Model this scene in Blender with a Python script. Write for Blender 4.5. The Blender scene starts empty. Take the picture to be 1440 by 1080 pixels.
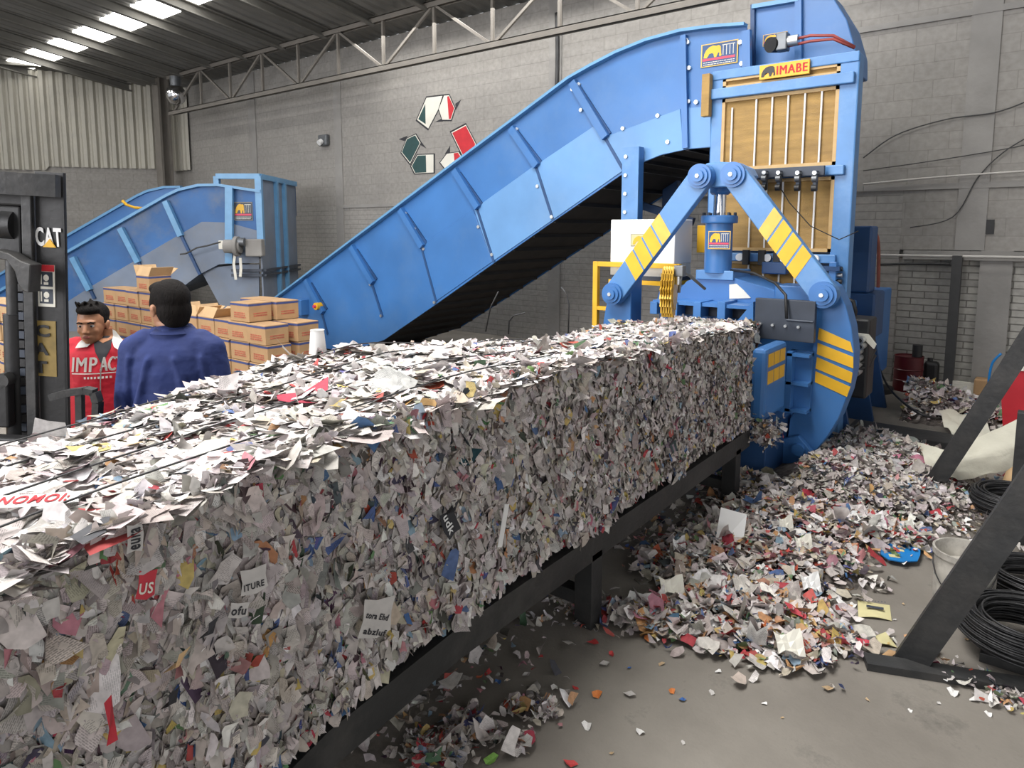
import bpy, bmesh, math, random
import numpy as np
from mathutils import Vector, Matrix, Euler
PI = math.pi
random.seed(7); rng = np.random.default_rng(11)
C = bpy.context.scene.collection
# ------------------------------------------------------------------ camera model (1440 x 1080)
F = 970.; PX, PY = 720., 440.; H = 1.95; HOR = 325.; VPX = 1477.
pit = math.atan((PY-HOR)/F); yaw = math.atan((VPX-PX)/(F/math.cos(pit)))
fw = (-math.sin(yaw), math.cos(yaw)); rt = (math.cos(yaw), math.sin(yaw)); cp, sp = math.cos(pit), math.sin(pit)
def ray(u, v):
    a = (u-PX)/F; b = -(v-PY)/F; h = cp+b*sp
    return (fw[0]*h+rt[0]*a, fw[1]*h+rt[1]*a, -sp+b*cp)
def onz(u, v, z=0):
    d = ray(u, v); t = (z-H)/d[2]; return Vector((d[0]*t, d[1]*t, z))
def ony(u, v, y):
    d = ray(u, v); t = y/d[1]; return Vector((d[0]*t, y, H+d[2]*t))
def onx(u, v, x):
    d = ray(u, v); t = x/d[0]; return Vector((x, d[1]*t, H+d[2]*t))
def dep(u, v, D):
    d = ray(u, v); t = D/(cp-(v-PY)/F*sp); return Vector((d[0]*t, d[1]*t, H+d[2]*t))
def px(pts, y): return [(p.x, p.z) for p in (ony(u, v, y) for u, v in pts)]
cam = bpy.data.cameras.new('camera'); co = bpy.data.objects.new('camera', cam); C.objects.link(co)
cam.sensor_width = 36; cam.lens = F/1440*36; cam.shift_y = -(540-PY)/1440*1.0; cam.clip_start = .05
co.location = (0, 0, H); co.rotation_euler = (PI/2-pit, 0, yaw); bpy.context.scene.camera = co
# ------------------------------------------------------------------ materials
MATS = {}
def node(nt, t, **k):
    n = nt.nodes.new(t)
    for a, b in k.items(): setattr(n, a, b)
    return n
def mat(name, col, rough=.6, metal=0, var=.15, scale=3., bump=0., bscale=30., dirt=None, dirt_amt=.5, stretch=(1,1,1)):
    m = bpy.data.materials.new(name); m.use_nodes = True; nt = m.node_tree; b = nt.nodes['Principled BSDF']; L = nt.links.new
    tc = node(nt, 'ShaderNodeTexCoord'); mp = node(nt, 'ShaderNodeMapping'); mp.inputs['Scale'].default_value = stretch; L(tc.outputs['Object'], mp.inputs[0])
    nz = node(nt, 'ShaderNodeTexNoise'); nz.inputs['Scale'].default_value = scale; nz.inputs['Detail'].default_value = 6; L(mp.outputs[0], nz.inputs[0])
    mx = node(nt, 'ShaderNodeMix', data_type='RGBA'); mr = node(nt, 'ShaderNodeMapRange'); mr.inputs[1].default_value = .3; mr.inputs[2].default_value = .7
    L(nz.outputs[0], mr.inputs[0]); L(mr.outputs[0], mx.inputs[0])
    mx.inputs[6].default_value = tuple(c*(1-var) for c in col)+(1,); mx.inputs[7].default_value = tuple(min(1, c*(1+var)) for c in col)+(1,)
    out = mx.outputs[2]
    if dirt:
        n2 = node(nt, 'ShaderNodeTexNoise'); n2.inputs['Scale'].default_value = scale*.7; n2.inputs['Detail'].default_value = 9; n2.inputs['Roughness'].default_value = .7; L(tc.outputs['Object'], n2.inputs[0])
        r2 = node(nt, 'ShaderNodeMapRange'); r2.inputs[1].default_value = .48; r2.inputs[2].default_value = .72; r2.inputs[4].default_value = dirt_amt; L(n2.outputs[0], r2.inputs[0])
        m2 = node(nt, 'ShaderNodeMix', data_type='RGBA'); m2.inputs[7].default_value = tuple(dirt)+(1,); L(r2.outputs[0], m2.inputs[0]); L(out, m2.inputs[6]); out = m2.outputs[2]
    L(out, b.inputs['Base Color']); b.inputs['Roughness'].default_value = rough; b.inputs['Metallic'].default_value = metal
    if bump:
        n3 = node(nt, 'ShaderNodeTexNoise'); n3.inputs['Scale'].default_value = bscale; n3.inputs['Detail'].default_value = 5; L(mp.outputs[0], n3.inputs[0])
        bp = node(nt, 'ShaderNodeBump'); bp.inputs['Strength'].default_value = bump; bp.inputs['Distance'].default_value = .02; L(n3.outputs[0], bp.inputs['Height']); L(bp.outputs[0], b.inputs['Normal'])
    MATS[name] = m; return m
def emat(name, col, s):
    m = bpy.data.materials.new(name); m.use_nodes = True; b = m.node_tree.nodes['Principled BSDF']
    b.inputs['Base Color'].default_value = (*col, 1); b.inputs['Emission Color'].default_value = (*col, 1); b.inputs['Emission Strength'].default_value = s; MATS[name] = m; return m
BLUE = (.042, .158, .41)
mat('blue', BLUE, .38, 0, .12, 1.5, .12, 3, dirt=(.12, .22, .38), dirt_amt=.35)
mat('blue_plate', (.12, .28, .54), .42, 0, .15, 1.2, .15, 2.5, dirt=(.2, .32, .5), dirt_amt=.4)
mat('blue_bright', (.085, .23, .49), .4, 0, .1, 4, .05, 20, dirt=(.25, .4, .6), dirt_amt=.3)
mat('blue_old', (.03, .12, .32), .55, 0, .25, 1.2, .1, 4, dirt=(.16, .18, .2), dirt_amt=.8)
mat('blue_grey', (.17, .21, .28), .6, 0, .2, 1.5, .1, 4, dirt=(.2, .2, .2), dirt_amt=.6)
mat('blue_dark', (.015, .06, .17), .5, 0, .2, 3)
mat('rim', (.12, .3, .52), .4, 0, .1, 5)
mat('yellow', (.75, .42, .02), .5, 0, .1, 6)
mat('yellow_soft', (.72, .45, .08), .5, 0, .12, 8)
mat('orange_sign', (.85, .42, .03), .5, 0, .05, 8)
mat('ochre', (.36, .22, .065), .5, 0, .22, 3, .4, 60, dirt=(.2, .12, .05), dirt_amt=.5, stretch=(1, 1, 6))
mat('ochre_frame', (.5, .33, .14), .5, 0, .15, 6)
mat('cream', (.7, .68, .6), .6, 0, .05, 4)
mat('white', (.75, .75, .74), .5, 0, .04, 4)
mat('white_lit', (.8, .8, .79), .45, 0, .02, 4)
mat('red', (.5, .02, .03), .7, 0, .1, 8)
mat('redlogo', (.6, .05, .1), .5, 0, .05, 8)
mat('red_paint', (.42, .02, .03), .35, 0, .12, 5)
mat('maroon', (.09, .008, .012), .35, 0, .2, 5)
mat('green_paint', (.02, .06, .06), .7, 0, .1, 8)
mat('black', (.015, .015, .016), .5, 0, .3, 6, .1, 30)
mat('black_steel', (.03, .031, .032), .5, .2, .3, 4, .15, 25, dirt=(.09, .085, .08), dirt_amt=.6)
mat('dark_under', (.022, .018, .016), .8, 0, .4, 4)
mat('grey_steel', (.16, .17, .18), .45, .6, .2, 6)
mat('plate_dark', (.045, .055, .075), .5, .2, .2, 4)
mat('chrome', (.75, .75, .76), .15, 1, .03, 5)
mat('bolt', (.6, .62, .62), .35, .8, .05, 5)
mat('truss', (.17, .155, .135), .7, 0, .12, 3)
mat('purlin', (.13, .125, .11), .8, 0, .15, 2)
mat('concrete_trim', (.27, .26, .245), .9, 0, .15, 2, .3, 15)
mat('cardboard', (.42, .26, .13), .8, 0, .1, 6)
mat('cardboard_light', (.55, .37, .2), .8, 0, .1, 6)
mat('tape_blue', (.05, .07, .2), .6, 0, .1, 10)
mat('print_red', (.4, .12, .07), .8, 0, .3, 30)
mat('skin', (.38, .19, .11), .55, 0, .08, 12)
mat('skin_boy', (.36, .17, .09), .5, 0, .08, 12)
mat('hair', (.007, .0055, .005), .75, 0, .4, 60, .4, 180, stretch=(1, 1, .3))
mat('sign_gold', (.26, .18, .05), .6, 0, .3, 12)
mat('jacket_blue', (.008, .021, .11), .8, 0, .15, 5, .5, 9)
mat('jacket_red', (.55, .012, .03), .7, 0, .12, 5, .4, 10)
mat('collar_white', (.75, .74, .7), .8, 0, .05, 9)
mat('shirt_dark', (.03, .03, .035), .85, 0, .1, 9)
mat('trousers', (.02, .025, .04), .85, 0, .15, 9)
mat('eye_white', (.6, .57, .53), .3, 0, .02, 5)
mat('lips', (.3, .09, .07), .5, 0, .05, 5)
mat('wire', (.045, .045, .047), .45, .5, .3, 20)
mat('fabric_bag', (.62, .6, .5), .85, 0, .1, 3, .4, 14)
mat('bucket', (.42, .4, .36), .6, 0, .3, 9, .2, 20, dirt=(.12, .1, .09), dirt_amt=.8)
mat('plastic_blue', (.01, .2, .55), .35, 0, .08, 6)
mat('rust_pipe', (.2, .05, .03), .6, 0, .2, 8)
mat('hose_red', (.3, .06, .05), .5, 0, .15, 8)
mat('card_yellow', (.6, .55, .3), .7, 0, .08, 9)
mat('gold', (.5, .3, .03), .4, .3, .25, 12)
mat('cable_grey', (.05, .05, .05), .7, 0, .1, 9)
mat('pipe_light', (.5, .48, .45), .5, 0, .1, 5)
emat('sky_panel', (1, .98, .95), 9)
mat('corrugated', (.42, .4, .34), .55, .1, .08, 1.2, dirt=(.25, .24, .22), dirt_amt=.4, stretch=(1, 1, .2))
mat('roof_sheet', (.17, .165, .15), .75, 0, .12, 1.5)

def brick_mat(name, c1, c2, mortar, bw, bh, ms, bump=.5, blot=(.2, .19, .18), blot_amt=.4, axis='XZ', mortar_smooth=.2):
    m = bpy.data.materials.new(name); m.use_nodes = True; nt = m.node_tree; b = nt.nodes['Principled BSDF']; L = nt.links.new
    tc = node(nt, 'ShaderNodeTexCoord'); sx = node(nt, 'ShaderNodeSeparateXYZ'); cb = node(nt, 'ShaderNodeCombineXYZ'); L(tc.outputs['Object'], sx.inputs[0])
    L(sx.outputs[0], cb.inputs[0]); L(sx.outputs[2], cb.inputs[1])
    br = node(nt, 'ShaderNodeTexBrick'); L(cb.outputs[0], br.inputs[0])
    for k, v in (('Color1', c1), ('Color2', c2), ('Mortar', mortar)): br.inputs[k].default_value = (*v, 1)
    br.inputs['Scale'].default_value = 1; br.inputs['Mortar Size'].default_value = ms; br.inputs['Mortar Smooth'].default_value = mortar_smooth; br.inputs['Brick Width'].default_value = bw; br.inputs['Row Height'].default_value = bh
    n2 = node(nt, 'ShaderNodeTexNoise'); n2.inputs['Scale'].default_value = .9; n2.inputs['Detail'].default_value = 10; n2.inputs['Roughness'].default_value = .65; L(tc.outputs['Object'], n2.inputs[0])
    r2 = node(nt, 'ShaderNodeMapRange'); r2.inputs[1].default_value = .42; r2.inputs[2].default_value = .75; r2.inputs[4].default_value = blot_amt; L(n2.outputs[0], r2.inputs[0])
    m2 = node(nt, 'ShaderNodeMix', data_type='RGBA'); m2.inputs[7].default_value = (*blot, 1); L(r2.outputs[0], m2.inputs[0]); L(br.outputs[0], m2.inputs[6])
    n3 = node(nt, 'ShaderNodeTexNoise'); n3.inputs['Scale'].default_value = 14; n3.inputs['Detail'].default_value = 6; L(tc.outputs['Object'], n3.inputs[0])
    mm = node(nt, 'ShaderNodeMix', data_type='RGBA', blend_type='MULTIPLY'); mm.inputs[0].default_value = .5; L(m2.outputs[2], mm.inputs[6])
    r3 = node(nt, 'ShaderNodeMapRange'); r3.inputs[1].default_value = .3; r3.inputs[2].default_value = .65; r3.inputs[3].default_value = .75; r3.inputs[4].default_value = 1.15; L(n3.outputs[0], r3.inputs[0]); L(r3.outputs[0], mm.inputs[7])
    L(mm.outputs[2], b.inputs['Base Color']); b.inputs['Roughness'].default_value = .85
    ad = node(nt, 'ShaderNodeMath', operation='SUBTRACT'); L(n3.outputs[0], ad.inputs[0]); L(br.outputs['Fac'], ad.inputs[1])
    bp = node(nt, 'ShaderNodeBump'); bp.inputs['Strength'].default_value = bump; bp.inputs['Distance'].default_value = .02; L(ad.outputs[0], bp.inputs['Height']); L(bp.outputs[0], b.inputs['Normal'])
    MATS[name] = m
brick_mat('block_wall', (.3, .285, .262), (.275, .262, .242), (.235, .222, .205), .42, .21, .006, .3)
brick_mat('brick_white', (.42, .41, .375), (.36, .35, .325), (.17, .165, .15), .3, .085, .008, .6, blot=(.24, .235, .22), blot_amt=.5)
brick_mat('brick_low', (.33, .315, .29), (.305, .292, .27), (.22, .21, .195), .6, .1, .007, .35)
MATS['hair'].node_tree.nodes['Principled BSDF'].inputs['Specular IOR Level'].default_value = .15

def floor_mat():
    m = bpy.data.materials.new('floor_concrete'); m.use_nodes = True; nt = m.node_tree; b = nt.nodes['Principled BSDF']; L = nt.links.new
    tc = node(nt, 'ShaderNodeTexCoord')
    def nz(s, d, r=.6):
        n = node(nt, 'ShaderNodeTexNoise'); n.inputs['Scale'].default_value = s; n.inputs['Detail'].default_value = d; n.inputs['Roughness'].default_value = r; L(tc.outputs['Object'], n.inputs[0]); return n
    a = nz(1.1, 8); cr = node(nt, 'ShaderNodeValToRGB'); L(a.outputs[0], cr.inputs[0])
    cr.color_ramp.elements[0].position = .3; cr.color_ramp.elements[0].color = (.14, .125, .108, 1); cr.color_ramp.elements[1].position = .68; cr.color_ramp.elements[1].color = (.25, .23, .2, 1)
    s = nz(2.2, 10, .75); r = node(nt, 'ShaderNodeMapRange'); r.inputs[1].default_value = .56; r.inputs[2].default_value = .68; r.inputs[4].default_value = .7; L(s.outputs[0], r.inputs[0])
    mx = node(nt, 'ShaderNodeMix', data_type='RGBA'); mx.inputs[7].default_value = (.08, .072, .064, 1); L(r.outputs[0], mx.inputs[0]); L(cr.outputs[0], mx.inputs[6])
    L(mx.outputs[2], b.inputs['Base Color']); b.inputs['Roughness'].default_value = .7
    f = nz(60, 4); bp = node(nt, 'ShaderNodeBump'); bp.inputs['Strength'].default_value = .25; bp.inputs['Distance'].default_value = .01; L(f.outputs[0], bp.inputs['Height']); L(bp.outputs[0], b.inputs['Normal'])
    MATS['floor'] = m
floor_mat()
def paper_mat():
    m = bpy.data.materials.new('paper_print'); m.use_nodes = True; nt = m.node_tree; b = nt.nodes['Principled BSDF']; L = nt.links.new
    at = node(nt, 'ShaderNodeAttribute', attribute_name='pcol'); uv = node(nt, 'ShaderNodeAttribute', attribute_name='puv')
    sx = node(nt, 'ShaderNodeSeparateXYZ'); L(uv.outputs['Vector'], sx.inputs[0])
    br = node(nt, 'ShaderNodeTexBrick'); L(uv.outputs['Vector'], br.inputs[0]); br.inputs['Scale'].default_value = 1; br.inputs['Brick Width'].default_value = .011; br.inputs['Row Height'].default_value = .0042; br.inputs['Mortar Size'].default_value = .0011; br.inputs['Mortar Smooth'].default_value = .3
    br.inputs['Color1'].default_value = (.35, .35, .36, 1); br.inputs['Color2'].default_value = (.6, .6, .6, 1); br.inputs['Mortar'].default_value = (1, 1, 1, 1)
    n = node(nt, 'ShaderNodeTexNoise'); n.inputs['Scale'].default_value = 22; n.inputs['Detail'].default_value = 1; L(uv.outputs['Vector'], n.inputs[0])
    st = node(nt, 'ShaderNodeMath', operation='GREATER_THAN'); st.inputs[1].default_value = .47; L(n.outputs[0], st.inputs[0])
    mu = node(nt, 'ShaderNodeMath', operation='MULTIPLY'); L(st.outputs[0], mu.inputs[0]); L(sx.outputs[2], mu.inputs[1])
    mm = node(nt, 'ShaderNodeMix', data_type='RGBA', blend_type='MULTIPLY'); L(mu.outputs[0], mm.inputs[0]); L(at.outputs['Color'], mm.inputs[6]); L(br.outputs[0], mm.inputs[7])
    n2 = node(nt, 'ShaderNodeTexNoise'); n2.inputs['Scale'].default_value = 45; n2.inputs['Detail'].default_value = 2; L(uv.outputs['Vector'], n2.inputs[0])
    hs = node(nt, 'ShaderNodeMapRange'); hs.inputs[1].default_value = .3; hs.inputs[2].default_value = .7; hs.inputs[3].default_value = .8; hs.inputs[4].default_value = 1.1; L(n2.outputs[0], hs.inputs[0])
    m3 = node(nt, 'ShaderNodeMix', data_type='RGBA', blend_type='MULTIPLY'); m3.inputs[0].default_value = 1; L(mm.outputs[2], m3.inputs[6]); L(hs.outputs[0], m3.inputs[7])
    L(m3.outputs[2], b.inputs['Base Color']); b.inputs['Roughness'].default_value = .6; b.inputs['Specular IOR Level'].default_value = .3
    MATS['paper'] = m
paper_mat()
mat('bale_core', (.11, .095, .085), .95, 0, .4, 25, .8, 30)
# ------------------------------------------------------------------ object helpers
W = {}
def thing(name, label, cat, loc=(0, 0, 0), rotz=0, group=None):
    o = bpy.data.objects.new(name, None); C.objects.link(o); o.empty_display_size = .1
    o.location = loc; o.rotation_euler = (0, 0, rotz); W[o] = Matrix.Translation(Vector(loc)) @ Matrix.Rotation(rotz, 4, 'Z')
    o['label'] = label; o['category'] = cat
    if group: o['group'] = group
    return o
def tag(o, label, cat, group=None, kind=None):
    o['label'] = label; o['category'] = cat
    if group: o['group'] = group
    if kind: o['kind'] = kind
    return o
def link_mesh(name, me, parent=None, world=None):
    o = bpy.data.objects.new(name, me); C.objects.link(o)
    if parent is not None:
        o.parent = parent; W[o] = W[parent]; me.transform(W[parent].inverted())
    else: W[o] = Matrix.Identity(4)
    return o
class MB:
    def __init__(s, xf=None): s.v = []; s.f = []; s.m = []; s.mn = []; s.xf = xf or Matrix.Identity(4); s.sm = []
    def mi(s, m):
        if m not in s.mn: s.mn.append(m)
        return s.mn.index(m)
    def add(s, vs, fs, m, smooth=False):
        k = len(s.v); s.v += [s.xf @ Vector(v) for v in vs]; i = s.mi(m)
        for f in fs: s.f.append([k+j for j in f]); s.m.append(i); s.sm.append(smooth)
        return s
    def box(s, a, b, m, bev=0, rot=None, piv=None):
        x0, x1 = sorted((a[0], b[0])); y0, y1 = sorted((a[1], b[1])); z0, z1 = sorted((a[2], b[2]))
        vs = [Vector(p) for p in ((x0,y0,z0),(x1,y0,z0),(x1,y1,z0),(x0,y1,z0),(x0,y0,z1),(x1,y0,z1),(x1,y1,z1),(x0,y1,z1))]
        fs = [(0,3,2,1),(4,5,6,7),(0,1,5,4),(1,2,6,5),(2,3,7,6),(3,0,4,7)]
        if bev:
            bm = bmesh.new(); bv = [bm.verts.new(v) for v in vs]
            for f in fs: bm.faces.new([bv[i] for i in f])
            bmesh.ops.bevel(bm, geom=bm.edges[:], offset=bev, segments=2, affect='EDGES', profile=.5)
            bm.verts.index_update(); vs = [v.co.copy() for v in bm.verts]; fs = [[v.index for v in f.verts] for f in bm.faces]; bm.free()
        if rot is not None:
            c = Vector(piv) if piv is not None else Vector(((x0+x1)/2, (y0+y1)/2, (z0+z1)/2)); vs = [c+rot@(v-c) for v in vs]
        return s.add(vs, fs, m)
    def prism(s, poly, y0, y1, m, bev=0, axis='Y'):        # poly in XZ, extruded along Y
        bm = bmesh.new(); bv = [bm.verts.new((p[0], y0, p[1]) if axis == 'Y' else ((y0, p[0], p[1]) if axis == 'X' else (p[0], p[1], y0))) for p in poly]
        f = bm.faces.new(bv); r = bmesh.ops.extrude_face_region(bm, geom=[f]); d = y1-y0
        vec = Vector((0, d, 0)) if axis == 'Y' else (Vector((d, 0, 0)) if axis == 'X' else Vector((0, 0, d)))
        bmesh.ops.translate(bm, verts=[e for e in r['geom'] if isinstance(e, bmesh.types.BMVert)], vec=vec)
        bmesh.ops.recalc_face_normals(bm, faces=bm.faces[:])
        if bev: bmesh.ops.bevel(bm, geom=bm.edges[:], offset=bev, segments=1, affect='EDGES')
        big = [f for f in bm.faces if len(f.verts) > 4]
        if big: bmesh.ops.triangulate(bm, faces=big)
        bm.verts.index_update(); s.add([v.co.copy() for v in bm.verts], [[v.index for v in f.verts] for f in bm.faces], m); bm.free(); return s
    def cyl(s, p0, p1, r, m, r1=None, n=20, cap=True, smooth=True):
        p0, p1 = Vector(p0), Vector(p1); r1 = r if r1 is None else r1; d = (p1-p0).normalized(); a = d.orthogonal().normalized(); b = d.cross(a)
        vs = []
        for p, rr in ((p0, r), (p1, r1)): vs += [p+(a*math.cos(2*PI*i/n)+b*math.sin(2*PI*i/n))*rr for i in range(n)]
        s.add(vs, [(i, (i+1) % n, n+(i+1) % n, n+i) for i in range(n)], m, smooth)
        if cap: s.add(vs[:n], [list(range(n))[::-1]], m); s.add(vs[n:], [list(range(n))], m)
        return s
    def tube(s, pts, r, m, n=6):
        pts = [Vector(p) for p in pts]; rings = []; a = None
        for i, p in enumerate(pts):
            d = (pts[min(i+1, len(pts)-1)]-pts[max(i-1, 0)]).normalized()
            a = d.orthogonal().normalized() if a is None else (a-d*a.dot(d)).normalized()
            b = d.cross(a); rings += [p+(a*math.cos(2*PI*j/n)+b*math.sin(2*PI*j/n))*r for j in range(n)]
        fs = [(i*n+j, i*n+(j+1) % n, (i+1)*n+(j+1) % n, (i+1)*n+j) for i in range(len(pts)-1) for j in range(n)]
        fs += [list(range(n))[::-1], [(len(pts)-1)*n+j for j in range(n)]]
        return s.add(rings, fs, m, True)
    def bar(s, p0, p1, w, h, m, up=(0, 0, 1), bev=0):      # box beam between two points; w across, h along up
        p0, p1 = Vector(p0), Vector(p1); d = (p1-p0).normalized(); up = Vector(up); up = Vector((0, 1, 0)) if abs(d.dot(up.normalized())) > .99 else up; a = d.cross(up).normalized(); b = a.cross(d)
        vs = [p+a*sx*w/2+b*sz*h/2 for p in (p0, p1) for sx, sz in ((-1,-1),(1,-1),(1,1),(-1,1))]
        return s.add(vs, [(3,2,1,0),(4,5,6,7),(0,1,5,4),(1,2,6,5),(2,3,7,6),(3,0,4,7)], m)
    def lathe(s, prof, c, m, n=28, mats=None):
        c = Vector(c); vs = [c+Vector((r*math.cos(2*PI*i/n), r*math.sin(2*PI*i/n), z)) for r, z in prof for i in range(n)]
        for k in range(len(prof)-1): s.add(vs[k*n:(k+2)*n], [(i, (i+1) % n, n+(i+1) % n, n+i) for i in range(n)], mats[k] if mats else m, True)
        return s
    def ell(s, c, r, m, n=20, rot=None):
        c = Vector(c); vs = []; k = n//2
        for i in range(k+1):
            t = PI*i/k
            for j in range(n):
                q = Vector((r[0]*math.sin(t)*math.cos(2*PI*j/n), r[1]*math.sin(t)*math.sin(2*PI*j/n), r[2]*math.cos(t)))
                vs.append(c+(rot@q if rot is not None else q))
        return s.add(vs, [(i*n+j, i*n+(j+1) % n, (i+1)*n+(j+1) % n, (i+1)*n+j) for i in range(k) for j in range(n)], m, True)
    def build(s, name, parent=None, label=None):
        me = bpy.data.meshes.new(name); me.from_pydata([tuple(v) for v in s.v], [], s.f)
        for n in s.mn: me.materials.append(MATS[n])
        me.polygons.foreach_set('material_index', s.m); me.polygons.foreach_set('use_smooth', s.sm)
        bm = bmesh.new(); bm.from_mesh(me); bmesh.ops.recalc_face_normals(bm, faces=bm.faces[:]); bm.to_mesh(me); bm.free(); me.update()
        o = link_mesh(name, me, parent)
        if label: o['label'] = label
        return o
def text_mb(mb, txt, origin, ux, uz, h, m, thick=.003, bold=.02, fit=None):
    """real letters as a thin solid; ux = writing direction, uz = up"""
    cu = bpy.data.curves.new('t', 'FONT'); cu.body = txt; cu.size = 1; cu.space_character = 1.12; cu.offset = bold; cu.extrude = 0.01; cu.resolution_u = 3
    o = bpy.data.objects.new('t', cu); C.objects.link(o); bpy.context.view_layer.update()
    me = bpy.data.meshes.new_from_object(o.evaluated_get(bpy.context.evaluated_depsgraph_get()))
    xs = [v.co.x for v in me.vertices]; ys = [v.co.y for v in me.vertices]; x0, x1, y0, y1 = min(xs), max(xs), min(ys), max(ys)
    sc = h/(y1-y0); sx = fit/(x1-x0) if fit else sc
    ux = Vector(ux).normalized(); uz = Vector(uz).normalized(); nn = ux.cross(uz); origin = Vector(origin)
    for k_ in ((-1, 0, 1) if bold == 0 else (0,)): mb.add([origin+ux*((v.co.x-x0)*sx+k_*h*.035)+uz*(v.co.y-y0)*sc+nn*((thick if v.co.z > 0 else 0)+k_*.0002) for v in me.vertices], [list(p.vertices) for p in me.polygons], m)
    bpy.data.objects.remove(o); bpy.data.curves.remove(cu); bpy.data.meshes.remove(me); return mb
def dup(root, loc, rotz=None, label=None):
    r = root.copy(); C.objects.link(r); r.location = loc; W[r] = W[root]
    if rotz is not None: r.rotation_euler = (0, 0, rotz)
    if label: r['label'] = label
    for ch in list(root.children):
        c = ch.copy(); C.objects.link(c); c.parent = r
        for g in ch.children:
            d = g.copy(); C.objects.link(d); d.parent = c
    return r
tn = [0]
def struct(mb, name):
    o = mb.build(name); o['kind'] = 'structure'; return o
def trim(mb): tn[0] += 1; return struct(mb, 'trim_%d' % tn[0])
ELE = [(.02,.32),(.04,.55),(.1,.75),(.2,.9),(.32,.96),(.42,.92),(.5,.94),(.56,.86),(.57,.7),(.58,.5),(.6,.36),(.55,.3),(.52,.36),(.53,.5),(.5,.55),(.46,.42),(.43,.3),(.36,.3),(.34,.48),(.3,.55),(.2,.52),(.17,.42),(.12,.3)]
def decal(parent, o, ux, uz, w, h, name='logo_decal', bg='blue_dark', ele='yellow', full=True, border='yellow_soft'):
    """rectangular sticker with an elephant, three bars, a red line and small print"""
    o, ux, uz = Vector(o), Vector(ux).normalized(), Vector(uz).normalized(); nn = ux.cross(uz); mb = MB()
    def q(poly, m, lift):
        a = [o+ux*p[0]*w+uz*p[1]*h+nn*lift for p in poly]; b = [o+ux*p[0]*w+uz*p[1]*h for p in poly]; n = len(poly)
        mb.add(a+b, [list(range(n))]+[(i, (i+1) % n, n+(i+1) % n, n+i) for i in range(n)], m)
    R = lambda a, b, c, d: [(a, b), (c, b), (c, d), (a, d)]
    q(R(0, 0, 1, 1), border, .003); q(R(.03, .04, .97, .96), bg, .004)
    s = (lambda p: (.06+p[0]*.85, .38+(p[1]-.3)*.78)) if full else (lambda p: (.08+p[0]*.85, .12+(p[1]-.28)*1.05))
    mbv = [s(p) for p in ELE]; bm = bmesh.new(); vs = [bm.verts.new((p[0], p[1], 0)) for p in mbv]; f = bm.faces.new(vs); r = bmesh.ops.triangulate(bm, faces=[f]); bm.verts.index_update()
    mb.add([o+ux*v.co.x*w+uz*v.co.y*h+nn*.006 for v in bm.verts], [[v.index for v in f.verts] for f in bm.faces], ele); bm.free()
    if full:
        for i in range(4): q(R(.6+.09*i, .42, .615+.09*i, .86), 'cream', .006)
        q(R(.58, .84, .92, .87), 'cream', .006); q(R(.05, .26, .93, .36), 'redlogo', .006)
        for k in range(2):
            x = .07
            while x < .88:
                L = random.uniform(.03, .09); q(R(x, .17-.09*k, min(x+L, .92), .2-.09*k), 'cream', .006); x += L+.015
    return mb.build(name, parent)
# ------------------------------------------------------------------ the hall
YW = 10.0
CX = -20.2
mb = MB(); mb.box((-46, -10, -.2), (9, YW+.2, 0), 'floor'); struct(mb, 'floor')
# back wall
mb = MB(); mb.box((CX, YW, 2.49), (9, YW+.2, 5.88), 'block_wall')
mb.box((CX, YW, 0), (-1.5, YW+.2, 2.49), 'brick_low'); mb.box((-1.5, YW, 1.72), (9, YW+.2, 2.49), 'block_wall'); mb.box((-1.5, YW+.06, 0), (9, YW+.2, 1.72), 'brick_white')
struct(mb, 'wall_back')
for (u0, v0, u1, v1, th) in [(480, 287, 1213, 292, .03), (1213, 300, 1470, 308, .03)]:
    a, b = ony(u0, v0, YW), ony(u1, v1, YW); mb = MB(); mb.box((a.x, YW-th, 2.46), (b.x, YW+.02, 2.53), 'concrete_trim'); trim(mb)
for (u, w, z0, z1) in [(480, .25, 0, 5.3), (362, .3, 2.5, 5.85), (780, .25, 0, 5.8), (1365, .3, 1.72, 5.0), (1405, .32, 0, 1.72)]:
    x = ony(u, 325, YW).x; mb = MB(); mb.box((x-w/2, YW-.025, z0), (x+w/2, YW+.02, z1), 'concrete_trim'); trim(mb)
mb = MB(); x0 = ony(1207, 42, YW); mb.box((x0.x, YW-.035, x0.z-.05), (3, YW+.01, x0.z+.02), 'concrete_trim'); trim(mb)
# steel sheet ledge above the brick bay and its steel stanchion
mb = MB(); mb.box((-1.45, YW-.05, 1.6), (2, YW+.03, 1.71), 'concrete_trim'); trim(mb)
a = ony(1333, 540, YW-.15); mb = MB(); mb.box((a.x-.05, YW-.2, 0), (a.x+.05, YW-.06, 1.66), 'cable_grey'); mb.box((a.x-.1, YW-.22, 0), (a.x+.1, YW-.04, .02), 'black_steel')
tag(mb.build('steel_post'), 'dark steel post against the white brick wall, right of the red drum', 'post')
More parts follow.
